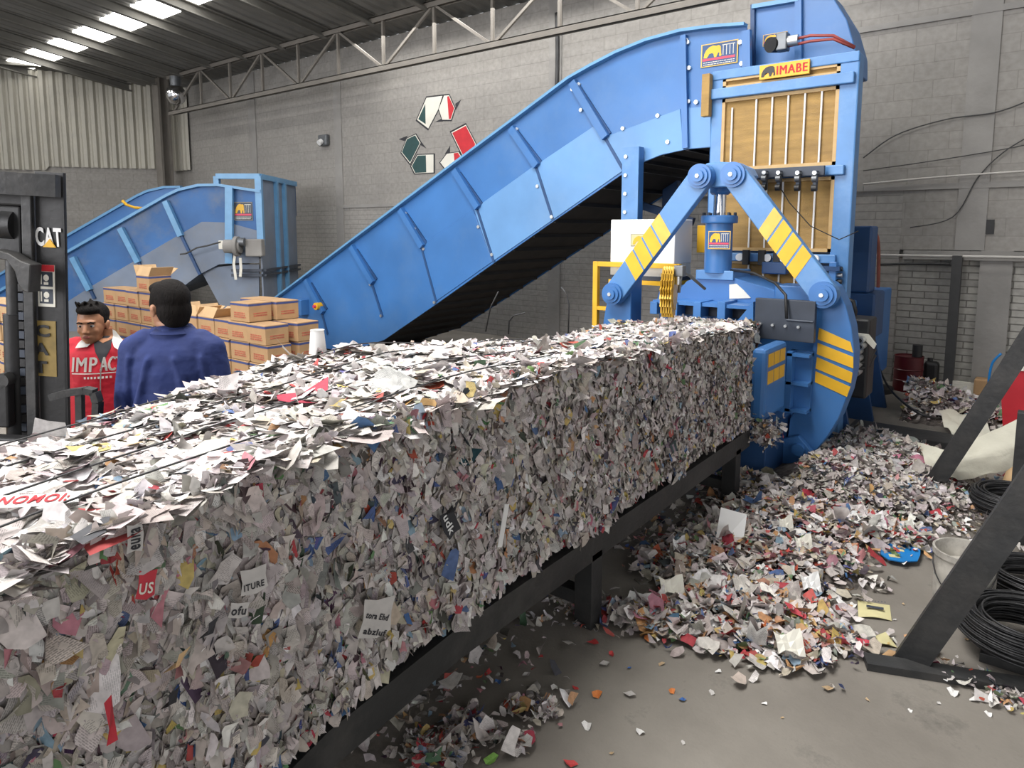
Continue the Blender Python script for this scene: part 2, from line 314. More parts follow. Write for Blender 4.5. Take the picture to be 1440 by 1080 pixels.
# left wall, skewed, block below and ribbed sheet above
d4 = ray(4100, 325); n4 = math.hypot(d4[0], d4[1]); dL = Vector((d4[0]/n4, d4[1]/n4, 0)); nL = Vector((dL.y, -dL.x, 0))
cor = Vector((CX, YW, 0)); XL = Matrix.Translation(cor) @ Matrix.Rotation(math.atan2(dL.y, dL.x), 4, 'Z')   # local x along wall towards corner
mb = MB(XL); mb.box((-26, 0, 0), (0, .2, 3.95), 'block_wall'); mb.box((-26, .05, 3.8), (0, .2, 6.4), 'purlin')
o = mb.build('wall_left'); o['kind'] = 'structure'
mb = MB(XL); xx = -26.; vs = []
prof = []
while xx < -.35:
    for dx, dy in ((0, 0), (.05, -.07), (.14, -.07), (.19, 0)): prof.append((xx+dx, dy))
    xx += .24
for x, y in prof: vs += [(x, y-.01, 3.62+.10*(math.floor(x*.32) % 2)-.02*x*0), (x, y-.01, 6.28)]
mb.add(vs, [(2*i, 2*i+2, 2*i+3, 2*i+1) for i in range(len(prof)-1)], 'corrugated'); 
o = mb.build('trim_30'); o['kind'] = 'structure'
# bright gaps under the eaves
for k, (a_, b_) in enumerate([(-11.0, -7.6), (-1.7, -.9)]):
    mb = MB(XL); mb.box((a_, -.1, 6.2), (b_, -.085, 6.31), 'sky_panel'); o = mb.build('window_%d' % (20+k)); o['kind'] = 'structure'
# corner column and ribbed return
a = ony(233, 300, 9.35); mb = MB(); mb.box((a.x-.16, 9.25, 0), (a.x+.16, 9.31, 6.1), 'truss'); mb.box((a.x-.16, 9.5, 0), (a.x+.16, 9.56, 6.1), 'truss'); mb.box((a.x-.03, 9.3, 0), (a.x+.03, 9.52, 6.1), 'truss')
tag(mb.build('steel_column'), 'grey steel column in the far left corner under the truss end', 'column')
x0, x1 = ony(240, 200, 9.9).x, ony(264, 200, 9.9).x; mb = MB(); xx = x0; prof = []
while xx < x1:
    for dx, dy in ((0, 0), (.04, -.06), (.12, -.06), (.16, 0)): prof.append((xx+dx, dy))
    xx += .2
zb = ony(255, 240, 9.9).z; vs = []
for x, y in prof: vs += [(x, 9.93+y, zb), (x, 9.93+y, 5.85)]
mb.add(vs, [(2*i, 2*i+2, 2*i+3, 2*i+1) for i in range(len(prof)-1)], 'corrugated'); o = mb.build('trim_31'); o['kind'] = 'structure'
# roof: slopes down to the back wall
YT = 9.2; ZT = ony(420, 59, YT).z; SL = .14
zr = lambda y: ZT+.12+SL*(YT-y)
def onroof(u, v, off=0):
    d = ray(u, v); t = (ZT+.12+off+SL*YT-H)/(d[2]+SL*d[1]); return Vector((d[0]*t, d[1]*t, H+d[2]*t))
XR0, XR1 = -44, 9
mb = MB(); prof = []; xx = XR0
sk = [onroof(*p) for p in ((142, 28), (164, 19), (208, 35), (186, 43))]
skY0 = min(p.y for p in sk); skY1 = max(p.y for p in sk)
while xx < XR1:
    for dx, dz in ((0, 0), (.06, .05), (.16, .05), (.22, 0)): prof.append((xx+dx, dz))
    xx += .28
for (ya, yb) in ((-10, skY0), (skY1, YW+.2)):
    vs = []
    for x, dz in prof: vs += [(x, ya, zr(ya)+dz+.02), (x, yb, zr(yb)+dz+.02)]
    mb.add(vs, [(2*i, 2*i+2, 2*i+3, 2*i+1) for i in range(len(prof)-1)], 'roof_sheet')
# sheets between skylights filled below
purl = [ony(u, v, YT).x for u, v in ((263, 100), (317, 97), (363, 78), (418, 72), (463, 57), (525, 55), (580, 35), (640, 27))]
sp_ = (purl[-1]-purl[0])/7; P0 = purl[0]
print('purlin spacing', sp_, P0, 'sky y', skY0, skY1)
px_ = [P0+sp_*i for i in range(-16, 20)]
sw = (sk[3]-sk[0]).length
wn = 0
skx = [min(p.x for p in sk), max(p.x for p in sk)]; skw = (skx[1]-skx[0])
print('sky x', skx, [tuple(p) for p in sk])
for u, v, w_ in ((240, 2, 1), (197, 14, 1), (142+10, 28+4, 1)): print('sk', onroof(u, v))
SKC = []
for (pts) in [((192,12),(216,2),(260,19),(236,30)), ((142,28),(164,19),(208,35),(186,43)), ((95,42),(118,34),(159,49),(137,56)), ((51,55),(70,48),(112,62),(93,70)), ((9,69),(25,63),(46,70),(30,76)), ((36,77),(48,71),(70,78),(56,82))]:
    q = [onroof(*p) for p in pts]; SKC.append(q)
cxs = sorted({round(sum(p.x for p in q)/4, 2) for q in SKC}); print('cx', cxs)
fill = []
dxs = SKC[0][1].x-SKC[0][0].x
hw = 1.15
cen = [sum(p.x for p in SKC[0])/4+sp_*1.0*0]
c0 = sum(p.x for p in SKC[0])/4; c1 = sum(p.x for p in SKC[3])/4; step = (c0-c1)/3
print('c0', c0, 'step', step)
centers = sorted(c0+abs(step)*i for i in range(-12, 16))
hw = abs(step)*.26
last = XR0
for c in centers:
    mb.add([(last, skY0, zr(skY0)+.02), (c-hw, skY0, zr(skY0)+.02), (c-hw, skY1, zr(skY1)+.02), (last, skY1, zr(skY1)+.02)], [(0, 1, 2, 3)], 'roof_sheet'); last = c+hw
mb.add([(last, skY0, zr(skY0)+.02), (XR1, skY0, zr(skY0)+.02), (XR1, skY1, zr(skY1)+.02), (last, skY1, zr(skY1)+.02)], [(0, 1, 2, 3)], 'roof_sheet')
struct(mb, 'ceiling')
for i, c in enumerate(centers):
    mb = MB(); vs = [(x, y, zr(y)+.005+t) for t in (0, .03) for x, y in ((c-hw, skY0), (c+hw, skY0), (c+hw, skY1), (c-hw, skY1))]
    mb.add(vs, [(0,1,2,3),(4,5,6,7),(0,1,5,4),(1,2,6,5),(2,3,7,6),(3,0,4,7)], 'sky_panel'); struct(mb, 'window_%d' % (i+1))
for i, c in enumerate([centers[k]-hw-.1 for k in range(0, 28)]):
    mb = MB()
    for zoff, w_ in ((-.06, .1), (-.24, .1)): mb.add([(c+.05+sx*w_/2, y, zr(y)+zoff+.06+sz*.015) for y in (-9, YT+.02) for sx, sz in ((-1,-1),(1,-1),(1,1),(-1,1))], [(3,2,1,0),(4,5,6,7),(0,1,5,4),(1,2,6,5),(2,3,7,6),(3,0,4,7)], 'purlin')
    mb.add([(c+sx*.012, y, zr(y)-.09+sz*.09) for y in (-9, YT+.02) for sx, sz in ((-1,-1),(1,-1),(1,1),(-1,1))], [(3,2,1,0),(4,5,6,7),(0,1,5,4),(1,2,6,5),(2,3,7,6),(3,0,4,7)], 'purlin')
    trim(mb)
# wide girder along the far left eave
mb = MB(XL); mb.box((-26, -.5, 6.3), (0, -.2, 6.85), 'purlin'); o = mb.build('trim_60'); o['kind'] = 'structure'
# truss
zt0, zt1 = ony(420, 121.5, YT).z, ZT
tr = thing('roof_truss', 'long grey lattice roof truss running along the back wall below the roof', 'truss', (-8, YT, zt0))
xa = ony(240, 160, YT).x; xb = 4.
for nm, z in (('bottom_chord', zt0), ('top_chord', zt1)):
    mb = MB(); mb.box((xa, YT-.06, z-.05), (xb, YT-.045, z+.05), 'truss'); mb.box((xa, YT+.045, z-.05), (xb, YT+.06, z+.05), 'truss'); mb.box((xa, YT-.06, z+.035), (xb, YT+.06, z+.05), 'truss'); mb.build(nm, tr)
tx = [ony(u, v, YT).x for u, v in ((243, 140), (283, 130), (327, 120), (373, 105), (424, 95), (476, 85))]
st = (tx[5]-tx[1])/4; n = 0; x = tx[1]; xs = [tx[0]]
while x < 4: xs.append(x); x += st
for i, x in enumerate(xs[1:]): MB().bar((x, YT, zt0), (x, YT, zt1), .05, .05, 'truss', up=(0, 1, 0)).build('strut', tr)
for i in range(len(xs)-1):
    a, b = (xs[i], xs[i+1]); z = (zt0, zt1) if i % 2 == 0 else (zt1, zt0)
    MB().bar((a, YT, z[0]), (b, YT, z[1]), .045, .045, 'truss', up=(0, 1, 0)).build('diagonal', tr)
# lamp on the corner column
p = ony(247, 122, 9.1); t = thing('floodlight', 'round silver floodlight at the left end of the truss', 'lamp', (p.x, p.y, p.z-.45))
MB().ell((p.x, 9.1, p.z-.2), (.24, .24, .26), 'chrome', 20).build('reflector', t); MB().cyl((p.x, 9.1, p.z), (p.x, 9.1, p.z+.25), .13, 'grey_steel').build('housing', t)
MB().bar((p.x, 9.1, p.z+.2), (p.x-.3, 9.3, p.z+.2), .05, .05, 'truss').build('bracket', t)
# recycling mark painted on the wall
def painted(): 
    t = thing('recycling_sign', 'recycling arrows painted green, white and red on the back wall', 'sign', tuple(ony(615, 240, YW-.01)))
    S = 1157/150.; g = lambda x, y: (540+x/S, 120+y/S)
    def arrow(outer, pieces, spikes):
        mb = MB()
        for s_ in spikes: mb.prism(px([g(*p) for p in s_], YW), YW-.004, YW-.001, 'shirt_dark')
        mb.prism(px([g(*p) for p in outer], YW), YW-.006, YW-.001, 'shirt_dark')
        c = (sum(p[0] for p in outer)/len(outer), sum(p[1] for p in outer)/len(outer))
        sh = lambda p, k: (c[0]+(p[0]-c[0])*k, c[1]+(p[1]-c[1])*k)
        mb.prism(px([g(*sh(p, .9)) for p in outer], YW), YW-.008, YW-.002, 'cream')
        for poly, m in pieces: mb.prism(px([g(*sh(p, .84)) for p in poly], YW), YW-.010, YW-.003, m)
        mb.build('arrow', t)
    arrow([(460,120),(650,98),(600,260),(480,490),(345,385)], [([(440,190),(350,385),(445,450)], 'green_paint')], [])
    arrow([(650,98),(710,92),(780,250),(735,388),(630,388),(588,260)], [([(690,100),(710,92),(780,250),(735,388),(712,388)], 'red')], [[(780,270),(838,155),(775,200)], [(550,400),(630,360),(640,392)]])
    arrow([(350,520),(410,620),(285,870),(180,735),(245,570)], [([(350,520),(410,620),(285,870),(180,735),(245,570)], 'green_paint')], [[(160,585),(260,545),(225,605)], [(390,590),(460,685),(400,650)]])
    arrow([(360,745),(553,738),(553,955),(330,968),(285,880)], [([(360,745),(465,741),(470,960),(330,968),(285,880)], 'green_paint')], [])
    arrow([(890,408),(1010,640),(1000,690),(860,800),(715,500)], [([(890,408),(1010,640),(1000,690),(860,800),(715,500)], 'red')], [])
    arrow([(820,715),(900,850),(670,930),(600,840),(680,735)], [([(765,722),(820,715),(900,850),(780,890)], 'red')], [[(660,745),(718,655),(716,735)]])
painted()
# wall cables and conduits
def cable(pts, r, m, label, name='cable', cat='cable', grp=None):
    P = [Vector(p) for p in pts]; out = []
    for i in range(len(P)-1):
        for k in range(6):
            t = k/6; p0, p1, p2, p3 = P[max(i-1, 0)], P[i], P[i+1], P[min(i+2, len(P)-1)]
            out.append(.5*((2*p1)+(p2-p0)*t+(2*p0-5*p1+4*p2-p3)*t*t+(3*p1-p0-3*p2+p3)*t**3))
    out.append(P[-1]); return tag(MB().tube(out, r, m).build(name), label, cat, grp)
yw = YW-.05
cable([ony(u, v, yw) for u, v in ((1214, 222), (1260, 190), (1330, 168), (1400, 158), (1450, 140))], .008, 'cable_grey', 'thin dark cable drooping highest across the right part of the back wall')
cable([ony(u, v, yw) for u, v in ((1214, 240), (1300, 228), (1400, 212), (1450, 202))], .006, 'cable_grey', 'thin grey cable sloping between the two others on the right back wall')
cable([ony(u, v, yw) for u, v in ((1280, 320), (1340, 305), (1375, 250), (1410, 215), (1450, 190))], .007, 'cable_grey', 'loose dark cable curving down to the concrete ledge on the right')
cable([ony(u, v, yw-.05) for u, v in ((1214, 259), (1320, 249), (1450, 240))], .012, 'pipe_light', 'thin pale conduit along the right back wall above the ledge', 'conduit', 'pipe')
cable([ony(u, v, yw-.1) for u, v in ((1208, 358), (1320, 360), (1450, 362))], .016, 'pipe_light', 'pale horizontal pipe along the top of the white brick bay', 'conduit', 'pipe')
cable([ony(u, v, yw-.12) for u, v in ((1235, 372), (1290, 371), (1336, 371))], .016, 'black_steel', 'dark rail with two clamps just below the pale pipe', 'rail', 'rail')
cable([ony(u, v, yw) for u, v in ((783, 18), (784, 70), (783, 125))], .035, 'black_steel', 'dark vertical conduit on the back wall above the long conveyor', 'conduit', 'pipe')
cable([ony(u, v, 9.2) for u, v in ((1221, 332), (1234, 334), (1235, 400), (1229, 470), (1227, 530))], .02, 'rust_pipe', 'rusty red vertical pipe standing behind the baling machine', 'pipe', 'pipe')
p0 = ony(1374, 329, yw); mb = MB(); mb.box((p0.x, YW-.02, p0.z), (p0.x+.16, YW+.01, p0.z+.17), 'black'); tag(mb.build('vent_hole'), 'small square dark vent opening high in the right back wall', 'vent')
p0 = ony(456, 199, yw); mb = MB(); mb.box((p0.x-.15, YW-.12, p0.z-.1), (p0.x+.15, YW-.01, p0.z+.15), 'grey_steel', .03); mb.cyl((p0.x, YW-.12, p0.z), (p0.x, YW-.2, p0.z-.05), .06, 'white'); tag(mb.build('junction_box'), 'small grey junction box on the wall left of the recycling arrows', 'box')
#PART2
# ------------------------------------------------------------------ long infeed conveyor (side plane Y=7, 1.8 m wide)
YC = 7.0; YF = 8.75
cv = thing('belt_conveyor', 'long bright blue inclined conveyor rising to the hopper of the baling machine', 'conveyor', (-9, 7.8, 0))
top = [(375, 432), (430, 391), (490, 346), (560, 294), (640, 234), (720, 175), (803, 113), (835, 95), (870, 77), (912, 60), (960, 47), (1005, 41), (1050, 38)]
bot = [(1050, 207), (1003, 207), (965, 210), (930, 218), (905, 228), (885, 238), (777, 312), (693, 371), (610, 430), (540, 478), (490, 512)]
tp, bt = px(top, YC), px(bot, YC)
bt[-1] = (bt[-1][0], max(.03, bt[-1][1]))
pol = tp+bt+[(px([(405, 520)], YC)[0][0], .02)]
MB().prism(pol, YC, YC+.02, 'blue').build('side_panel', cv)
MB().prism(pol, YF-.02, YF, 'blue').build('side_panel', cv)
for yy in (YC, YF):
    mb = MB()
    for i in range(len(tp)-1): mb.bar((tp[i][0], yy-.03, tp[i][1]+.015), (tp[i+1][0], yy-.03, tp[i+1][1]+.015), .11, .03, 'rim')
    mb.build('rim', cv)
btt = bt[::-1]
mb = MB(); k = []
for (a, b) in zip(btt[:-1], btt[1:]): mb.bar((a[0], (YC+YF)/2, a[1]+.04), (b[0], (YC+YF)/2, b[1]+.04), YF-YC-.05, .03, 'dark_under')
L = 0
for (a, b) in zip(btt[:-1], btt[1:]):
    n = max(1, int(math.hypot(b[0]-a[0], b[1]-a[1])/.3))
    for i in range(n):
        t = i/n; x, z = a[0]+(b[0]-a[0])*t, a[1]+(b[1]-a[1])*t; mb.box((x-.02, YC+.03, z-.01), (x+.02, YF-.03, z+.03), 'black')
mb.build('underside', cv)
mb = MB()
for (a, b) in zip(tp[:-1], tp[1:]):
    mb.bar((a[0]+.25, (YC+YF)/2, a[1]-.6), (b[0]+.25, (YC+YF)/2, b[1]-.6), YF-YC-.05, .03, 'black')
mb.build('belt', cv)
def strip(mb, pts, y0, y1, w, m):
    P = px(pts, y0)
    for a, b in zip(P[:-1], P[1:]): mb.bar((a[0], (y0+y1)/2, a[1]), (b[0], (y0+y1)/2, b[1]), abs(y1-y0), w, m)
# bolted lower plates
plates = [[(957, 153), (850, 193), (877, 240), (905, 228), (930, 218), (962, 211)], [(835, 178), (753, 233), (777, 310), (877, 240), (850, 193)],
          [(752, 233), (667, 294), (693, 368), (777, 310)], [(666, 295), (590, 347), (612, 425), (693, 368)], [(1000, 150), (959, 152), (964, 210), (1000, 207)]]
for i, p in enumerate(plates): MB().prism(px(p, YC), YC-.012, YC, 'blue' if i == 3 else 'blue_plate', .004).build('cover_plate', cv)
ribs = [[(803, 115), (850, 193)], [(717, 180), (753, 233)], [(637, 239), (670, 292)], [(561, 295), (592, 347)], [(492, 347), (522, 398)], [(428, 394), (452, 440)]]
ribe = [(877, 240), (777, 308), (694, 368), (613, 424), (537, 420+25), (460, 470)]
for r, e in zip(ribs, ribe):
    mb = MB(); strip(mb, r, YC-.07, YC, .09, 'blue'); mb2 = [(r[0][0]+9, r[0][1]+4), (r[1][0]+7, r[1][1]-5)]; strip(mb, mb2, YC-.02, YC, .04, 'blue_dark')
    strip(mb, [r[1], e], YC-.02, YC, .035, 'blue_dark'); mb.build('rib', cv)
mb = MB(); strip(mb, [(960, 49), (963, 208)], YC-.06, YC, .06, 'blue'); mb.build('rib', cv)
mb = MB(); strip(mb, [(1048, 42), (1050, 205)], YC-.08, YC, .06, 'blue'); mb.build('rib', cv)
mb = MB()
for u, v in [(850, 193), (879, 240), (926, 163), (877, 181), (818, 155), (828, 147), (757, 262), (777, 305), (741, 211), (693, 358), (674, 319), (660, 269), (612, 425), (597, 350), (585, 322), (522, 400), (537, 444), (450, 430), (806, 126), (728, 182), (815, 119), (968, 60), (970, 96), (966, 57), (969, 143), (980, 144), (940, 200), (500, 360), (572, 300), (1042, 60), (1044, 90)]:
    x, z = px([(u, v)], YC)[0]; MB().cyl((x, YC-.03, z), (x, YC, z), .022, 'bolt', n=10).build('bolt', cv)
a = px([(986, 96), (1039, 55)], YC); decal(cv, (a[0][0], YC-.01, a[0][1]), (a[1][0]-a[0][0], 0, .0), (0, 0, 1), a[1][0]-a[0][0], a[1][1]-a[0][1])
x, z = px([(429, 432)], YC)[0]; MB().box((x-.11, YC-.16, z-.12), (x+.11, YC, z+.14), 'blue', .01).build('switch_box', cv)
x, z = px([(452, 430)], YC)[0]; mb = MB(); mb.cyl((x, YC-.12, z), (x, YC, z), .06, 'yellow'); mb.cyl((x, YC-.16, z), (x, YC-.1, z), .025, 'redlogo'); mb.build('stop_button', cv)
# support posts of the conveyor
for (u, v0, w) in [(888, 207, .2), (943, 250, .2)]:
    x, z = px([(u, v0)], 6.86 if u < 900 else 8.5)[0]; y = 6.86 if u < 900 else 8.5
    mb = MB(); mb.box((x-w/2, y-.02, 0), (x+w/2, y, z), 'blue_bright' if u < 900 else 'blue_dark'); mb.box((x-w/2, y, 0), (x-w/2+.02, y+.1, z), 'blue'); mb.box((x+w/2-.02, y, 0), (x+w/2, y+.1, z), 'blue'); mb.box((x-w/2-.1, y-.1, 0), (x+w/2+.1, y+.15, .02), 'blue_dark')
    if u < 900:
        for k in range(4): mb.cyl((x-w/4, y-.04, z-.1-.2*k), (x-w/4, y, z-.1-.2*k), .02, 'bolt', n=8)
    mb.build('support_post', cv)
a, b = ony(900, 288, 8.4), ony(975, 312, 8.4); MB().bar(a, b, .08, .1, 'blue_dark').build('cross_brace', cv)
# ------------------------------------------------------------------ baling machine
YP = 5.85; YFm = 6.6
bl = thing('baling_machine', 'tall blue baling machine with yellow panels and a striped pincer clamp', 'machine', (-2.2, 6.6, 0))
XC = -2.27
# main chamber behind the pincers
MB().box((-2.85, 5.95, .3), (-1.45, 9.3, 1.28), 'blue', .02).build('chamber', bl)
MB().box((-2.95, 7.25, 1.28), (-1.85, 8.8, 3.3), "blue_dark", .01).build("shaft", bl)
# hopper head
hp = px([(1057, 8), (1122, -3), (1165, -14), (1191, 28), (1203, 70), (1203, 100), (1057, 130)], 7.2)
MB().prism(hp, 7.2, 7.75, "blue", .008).build("hopper", bl)
mb = MB(); strip(mb, [(1122, -3), (1122, 110)], 7.14, 7.2, .05, 'blue'); strip(mb, [(1058, 6), (1058, 125)], 7.16, 7.2, .04, 'blue_dark'); strip(mb, [(1057, 9), (1122, -2)], 7.14, 7.2, .04, 'rim'); mb.build('hopper_flange', bl)
a = px([(1073, 66), (1108, 44)], 7.2); decal(bl, (a[0][0], 7.19, a[0][1]), (1, 0, 0), (0, 0, 1), a[1][0]-a[0][0], a[1][1]-a[0][1])
# hydraulic motor and hoses on top
c = ony(1098, 60, 6.9); mb = MB(); mb.cyl(c+Vector((-.08, -.06, -.02)), c+Vector((-.02, .08, 0)), .07, 'black'); mb.box(c+Vector((-.03, -.06, -.08)), c+Vector((.07, .06, .08)), 'grey_steel', .01); mb.cyl(c+Vector((.07, 0, 0)), c+Vector((.16, 0, 0)), .05, 'bolt'); mb.build('hydraulic_motor', bl)
for dz in (0, .05):
    cc = [ony(1105, 58, 6.9)+Vector((0, 0, -dz)), ony(1140, 50, 6.9)+Vector((0, 0, -dz)), ony(1172, 50, 6.9)+Vector((0, 0, -dz*.6)), ony(1202, 66, 7.0)+Vector((0, 0, -dz*.2))]
    MB().tube(cc, .013, 'hose_red').build('hose', bl)
# big frame: four beams and rails
X = lambda u, v=300: px([(u, v)], YFm)[0][0]
Z = lambda u, v: px([(u, v)], YFm)[0][1]
fx0, fx1 = -2.68, ony(1210, 75, 6.6).x; zt = 3.46
MB().box((fx1-.16, YFm, .0), (fx1, YFm+.17, zt), 'blue_bright', .012).build('frame_column', bl)
MB().box((fx0, YFm, 1.2), (fx0+.12, YFm+.17, zt), 'blue_bright', .012).build('frame_column', bl)
MB().box((fx0+.005, YFm-.012, Z(1199, 87)), (fx1-.004, YFm+.16, zt+.01), 'blue_bright', .008).build('frame_header', bl)
MB().box((fx0, YFm-.05, Z(1195, 118)), (fx1-.03, YFm+.05, Z(1195, 102)), 'blue_bright', .008).build('crossbar', bl)
MB().box((fx0+.02, YFm-.05, Z(1185, 246)), (fx1-.07, YFm+.1, Z(1185, 232)), 'blue_bright', .008).build('crossbar', bl)
MB().box((fx0+.02, YFm-.05, Z(1120, 369)), (fx1-.1, YFm+.1, Z(1120, 357)), 'blue_bright', .008).build('crossbar', bl)
# yellow panels
def panel(u0, u1, z0, z1, rods, short=()):
    x0, x1 = u0, u1
    mb = MB(); mb.box((x0, YFm+.03, z0), (x1, YFm+.06, z1), 'ochre')
    for (a, b, c, d) in ((x0, z0, x1, z0+.03), (x0, z1-.03, x1, z1), (x0, z0, x0+.03, z1), (x1-.03, z0, x1, z1)): mb.box((a, YFm, b), (c, YFm+.06, d), 'ochre_frame')
    mb.build('mesh_panel', bl)
    for (x, za, zb) in rods: MB().cyl((x, YFm+.01, za), (x, YFm+.01, zb), .009, 'white_lit', n=8).build('guide_rod', bl)
xl, xr = fx0+.11, fx1-.15
z0, z1 = Z(1190, 231), Z(1190, 119)
panel(xl, xr, z0, z1, [(X(u), z0+.03, z) for u, z in zip((1024, 1057, 1079, 1101, 1124, 1147, 1183), [Z(1024, 152), Z(1057, 140), Z(1079, 136), Z(1101, 135), Z(1124, 132), Z(1147, 128), Z(1183, 135)])])
z0b, z1b = Z(1190, 355), Z(1190, 247)
panel(xl, xr, z0b, z1b, [(X(u), z0b+.02, z1b-.03) for u in (1054, 1076, 1099, 1122, 1144, 1180)])
panel(xl, xr-.1, Z(1150, 405), Z(1150, 369), [(X(u, 380), Z(1150, 400), Z(1150, 369)) for u in (1052, 1073, 1095, 1117)])
panel(xl+.0, xr, Z(1195, 103), Z(1195, 86), [])

# yellow side guard plates left
a, b = px([(988, 165), (1001, 104)], 6.55); MB().box((a[0], 6.5, a[1]), (b[0], 6.58, b[1]), 'ochre', .006).build('yellow_guard', bl)
a, b = px([(982, 355), (1000, 317)], 7.0); MB().box((a[0], 6.95, a[1]), (b[0]+.1, 7.03, b[1]), 'yellow', .006).build('yellow_guard', bl)
# sign
a, b = px([(1068, 110), (1139, 88)], 6.56); sw_, sh_ = b[0]-a[0], .125
z_s = px([(1103, 98)], 6.56)[0][1]-sh_/2
mb = MB(); mb.box((a[0], 6.55, z_s), (b[0], 6.575, z_s+sh_), 'orange_sign', .003)
text_mb(mb, 'IMABE', (a[0]+sw_*.36, 6.548, z_s+sh_*.2), (1, 0, 0), (0, 0, 1), sh_*.6, 'red', .002, 0, fit=sw_*.6)
vs = [(a[0]+sw_*(.03+.5*p[0]), 6.547, z_s+sh_*(.12+(p[1]-.28)*1.1)) for p in ELE]; bm = bmesh.new(); f = bm.faces.new([bm.verts.new(v) for v in vs]); bmesh.ops.triangulate(bm, faces=[f]); bm.verts.index_update()
mb.add([v.co.copy() for v in bm.verts], [[v.index for v in f.verts] for f in bm.faces], 'black'); bm.free(); mb.build('name_sign', bl)
# wire guide rail with rollers
a, b = px([(1045, 245), (1161, 235)], 6.5); MB().box((a[0], 6.46, Z(1110, 250)), (b[0], 6.5, Z(1110, 237)), 'plate_dark', .004).build('wire_rail', bl)
for u in (1076, 1096, 1123, 1147):
    x = px([(u, 240)], 6.42)[0][0]; z = px([(u, 240)], 6.42)[0][1]
    mb = MB(); mb.box((x-.015, 6.4, z-.17), (x+.015, 6.46, z), 'plate_dark', .003); mb.cyl((x-.02, 6.4, z-.07), (x+.02, 6.4, z-.07), .03, 'grey_steel', n=12); mb.cyl((x-.02, 6.4, z-.15), (x+.02, 6.4, z-.15), .03, 'black', n=12); mb.cyl((x, 6.38, z-.02), (x, 6.46, z-.02), .018, 'bolt', n=10); mb.build('wire_guide', bl)
zz = Z(1120, 363)
for u in (1044, 1083, 1105, 1149): x = X(u, 362); MB().cyl((x, YFm-.09, zz), (x, YFm-.04, zz), .035, 'white_lit', n=16).build('roller', bl)
for u in (1053, 1075, 1096): x = X(u, 362); MB().box((x-.03, YFm-.1, zz-.07), (x+.03, YFm-.05, zz+.07), 'black', .004).build('clamp', bl)
mb = MB(); x, z = px([(1092, 376)], 6.5)[0]; mb.box((x-.12, 6.45, z-.06), (x+.1, 6.55, z+.05), 'blue_dark', .01); mb.build('bracket', bl)
# side strut and chain right
x = X(1174, 420); mb = MB(); mb.box((x-.04, YFm-.1, Z(1174, 440)), (x+.02, YFm-.02, Z(1174, 368)), 'blue', .006); mb.box((x-.09, YFm-.12, Z(1174, 380)), (x+.05, YFm-.02, Z(1174, 374)), 'blue_dark'); mb.build('guide_post', bl)
mb = MB(); x = X(1182, 400)
for k in range(9): mb.cyl((x-.02, YFm-.05, Z(1182, 378)-.055*k), (x+.02, YFm-.05, Z(1182, 378)-.055*k), .02, 'bolt' if k % 2 else 'black', n=8)
mb.build('chain', bl)
# loose wire across the panel
P = [ony(*p, 6.5) for p in ((1090, 252), (1110, 285), (1140, 318), (1180, 337), (1207, 325))]; MB().tube(P, .005, 'black').build('loose_wire', bl)
# back rest of machine on the right: legs, valve block, pipes
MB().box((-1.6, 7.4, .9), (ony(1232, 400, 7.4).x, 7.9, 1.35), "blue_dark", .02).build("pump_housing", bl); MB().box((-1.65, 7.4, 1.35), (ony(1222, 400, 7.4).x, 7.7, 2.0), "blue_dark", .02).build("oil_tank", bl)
for yy in (6.75, 7.75, 8.45):
    MB().prism([(-1.6, 1.0), (-1.5, 1.0), (-1.3, .0), (-1.6, 0)], yy, yy+.05, 'blue_dark').build('leg', bl)
    MB().prism([(-2.8, 1.0), (-2.9, 1.0), (-3.2, .0), (-2.8, 0)], yy, yy+.05, 'blue_dark').build('leg', bl)
mb = MB(); mb.box((-1.45, 6.5, .5), (ony(1221, 500, 6.5).x, 6.8, 1.2), 'black', .02); mb.build('valve_block', bl)
pp = px([(1206, 468), (1222, 470), (1233, 484), (1230, 490), (1215, 475), (1206, 474)], 6.5); MB().prism(pp, 6.46, 6.5, 'cream').build('bent_guard', bl)
for u, v in ((1209, 479), (1209, 488), (1204, 496), (1204, 506), (1203, 515), (1203, 525)):
    p = ony(u, v, 6.35); mb = MB(); mb.cyl(p, p+Vector((0, .2, 0)), .03, 'bolt', n=14); mb.cyl(p+Vector((0, -.01, 0)), p, .018, 'black', n=14); mb.build('hose_fitting', bl)
for v0 in (512, 520): MB().tube([ony(1205, v0, 6.4), ony(1222, v0-5, 6.6), ony(1230, v0-20, 6.8)], .016, 'black').build('hose', bl)
MB().tube([ony(1186, 418, 6.3), ony(1200, 424, 6.3), ony(1203, 438, 6.3), ony(1198, 455, 6.35)], .018, 'black').build('hose', bl)
# press head housing
yh = 6.0
hd = px([(932, 445), (924, 440), (924, 418), (928, 405), (958, 404), (966, 395), (980, 391), (1034, 391), (1090, 408), (1091, 425), (1060, 428), (1060, 445)], yh)
MB().prism(hd, yh, yh+.5, 'blue', .006).build('press_head', bl)
a, b = px([(980, 392), (1033, 381)], yh); MB().box((a[0], yh-.03, a[1]), (b[0], yh+.42, b[1]), 'blue_bright', .006).build('cylinder_seat', bl)
MB().prism(px([(1026, 400), (1036, 399), (1046, 408), (1056, 419), (1026, 420)], yh), yh-.008, yh, 'cream').build('paint_patch', bl, 'bare white patch in the blue paint')
for u in (921, 949, 982, 1016):
    x = px([(u, 430)], 5.75)[0][0]; zz0 = px([(u, 424)], 5.75)[0][1]; MB().box((x-.035, 5.72, 1.2), (x+.035, 6.05, zz0), 'blue', .004).build('gusset', bl)
MB().prism(px([(1040, 450), (1062, 424), (1062, 450)], 5.75), 5.7, 5.76, 'blue').build('gusset', bl)
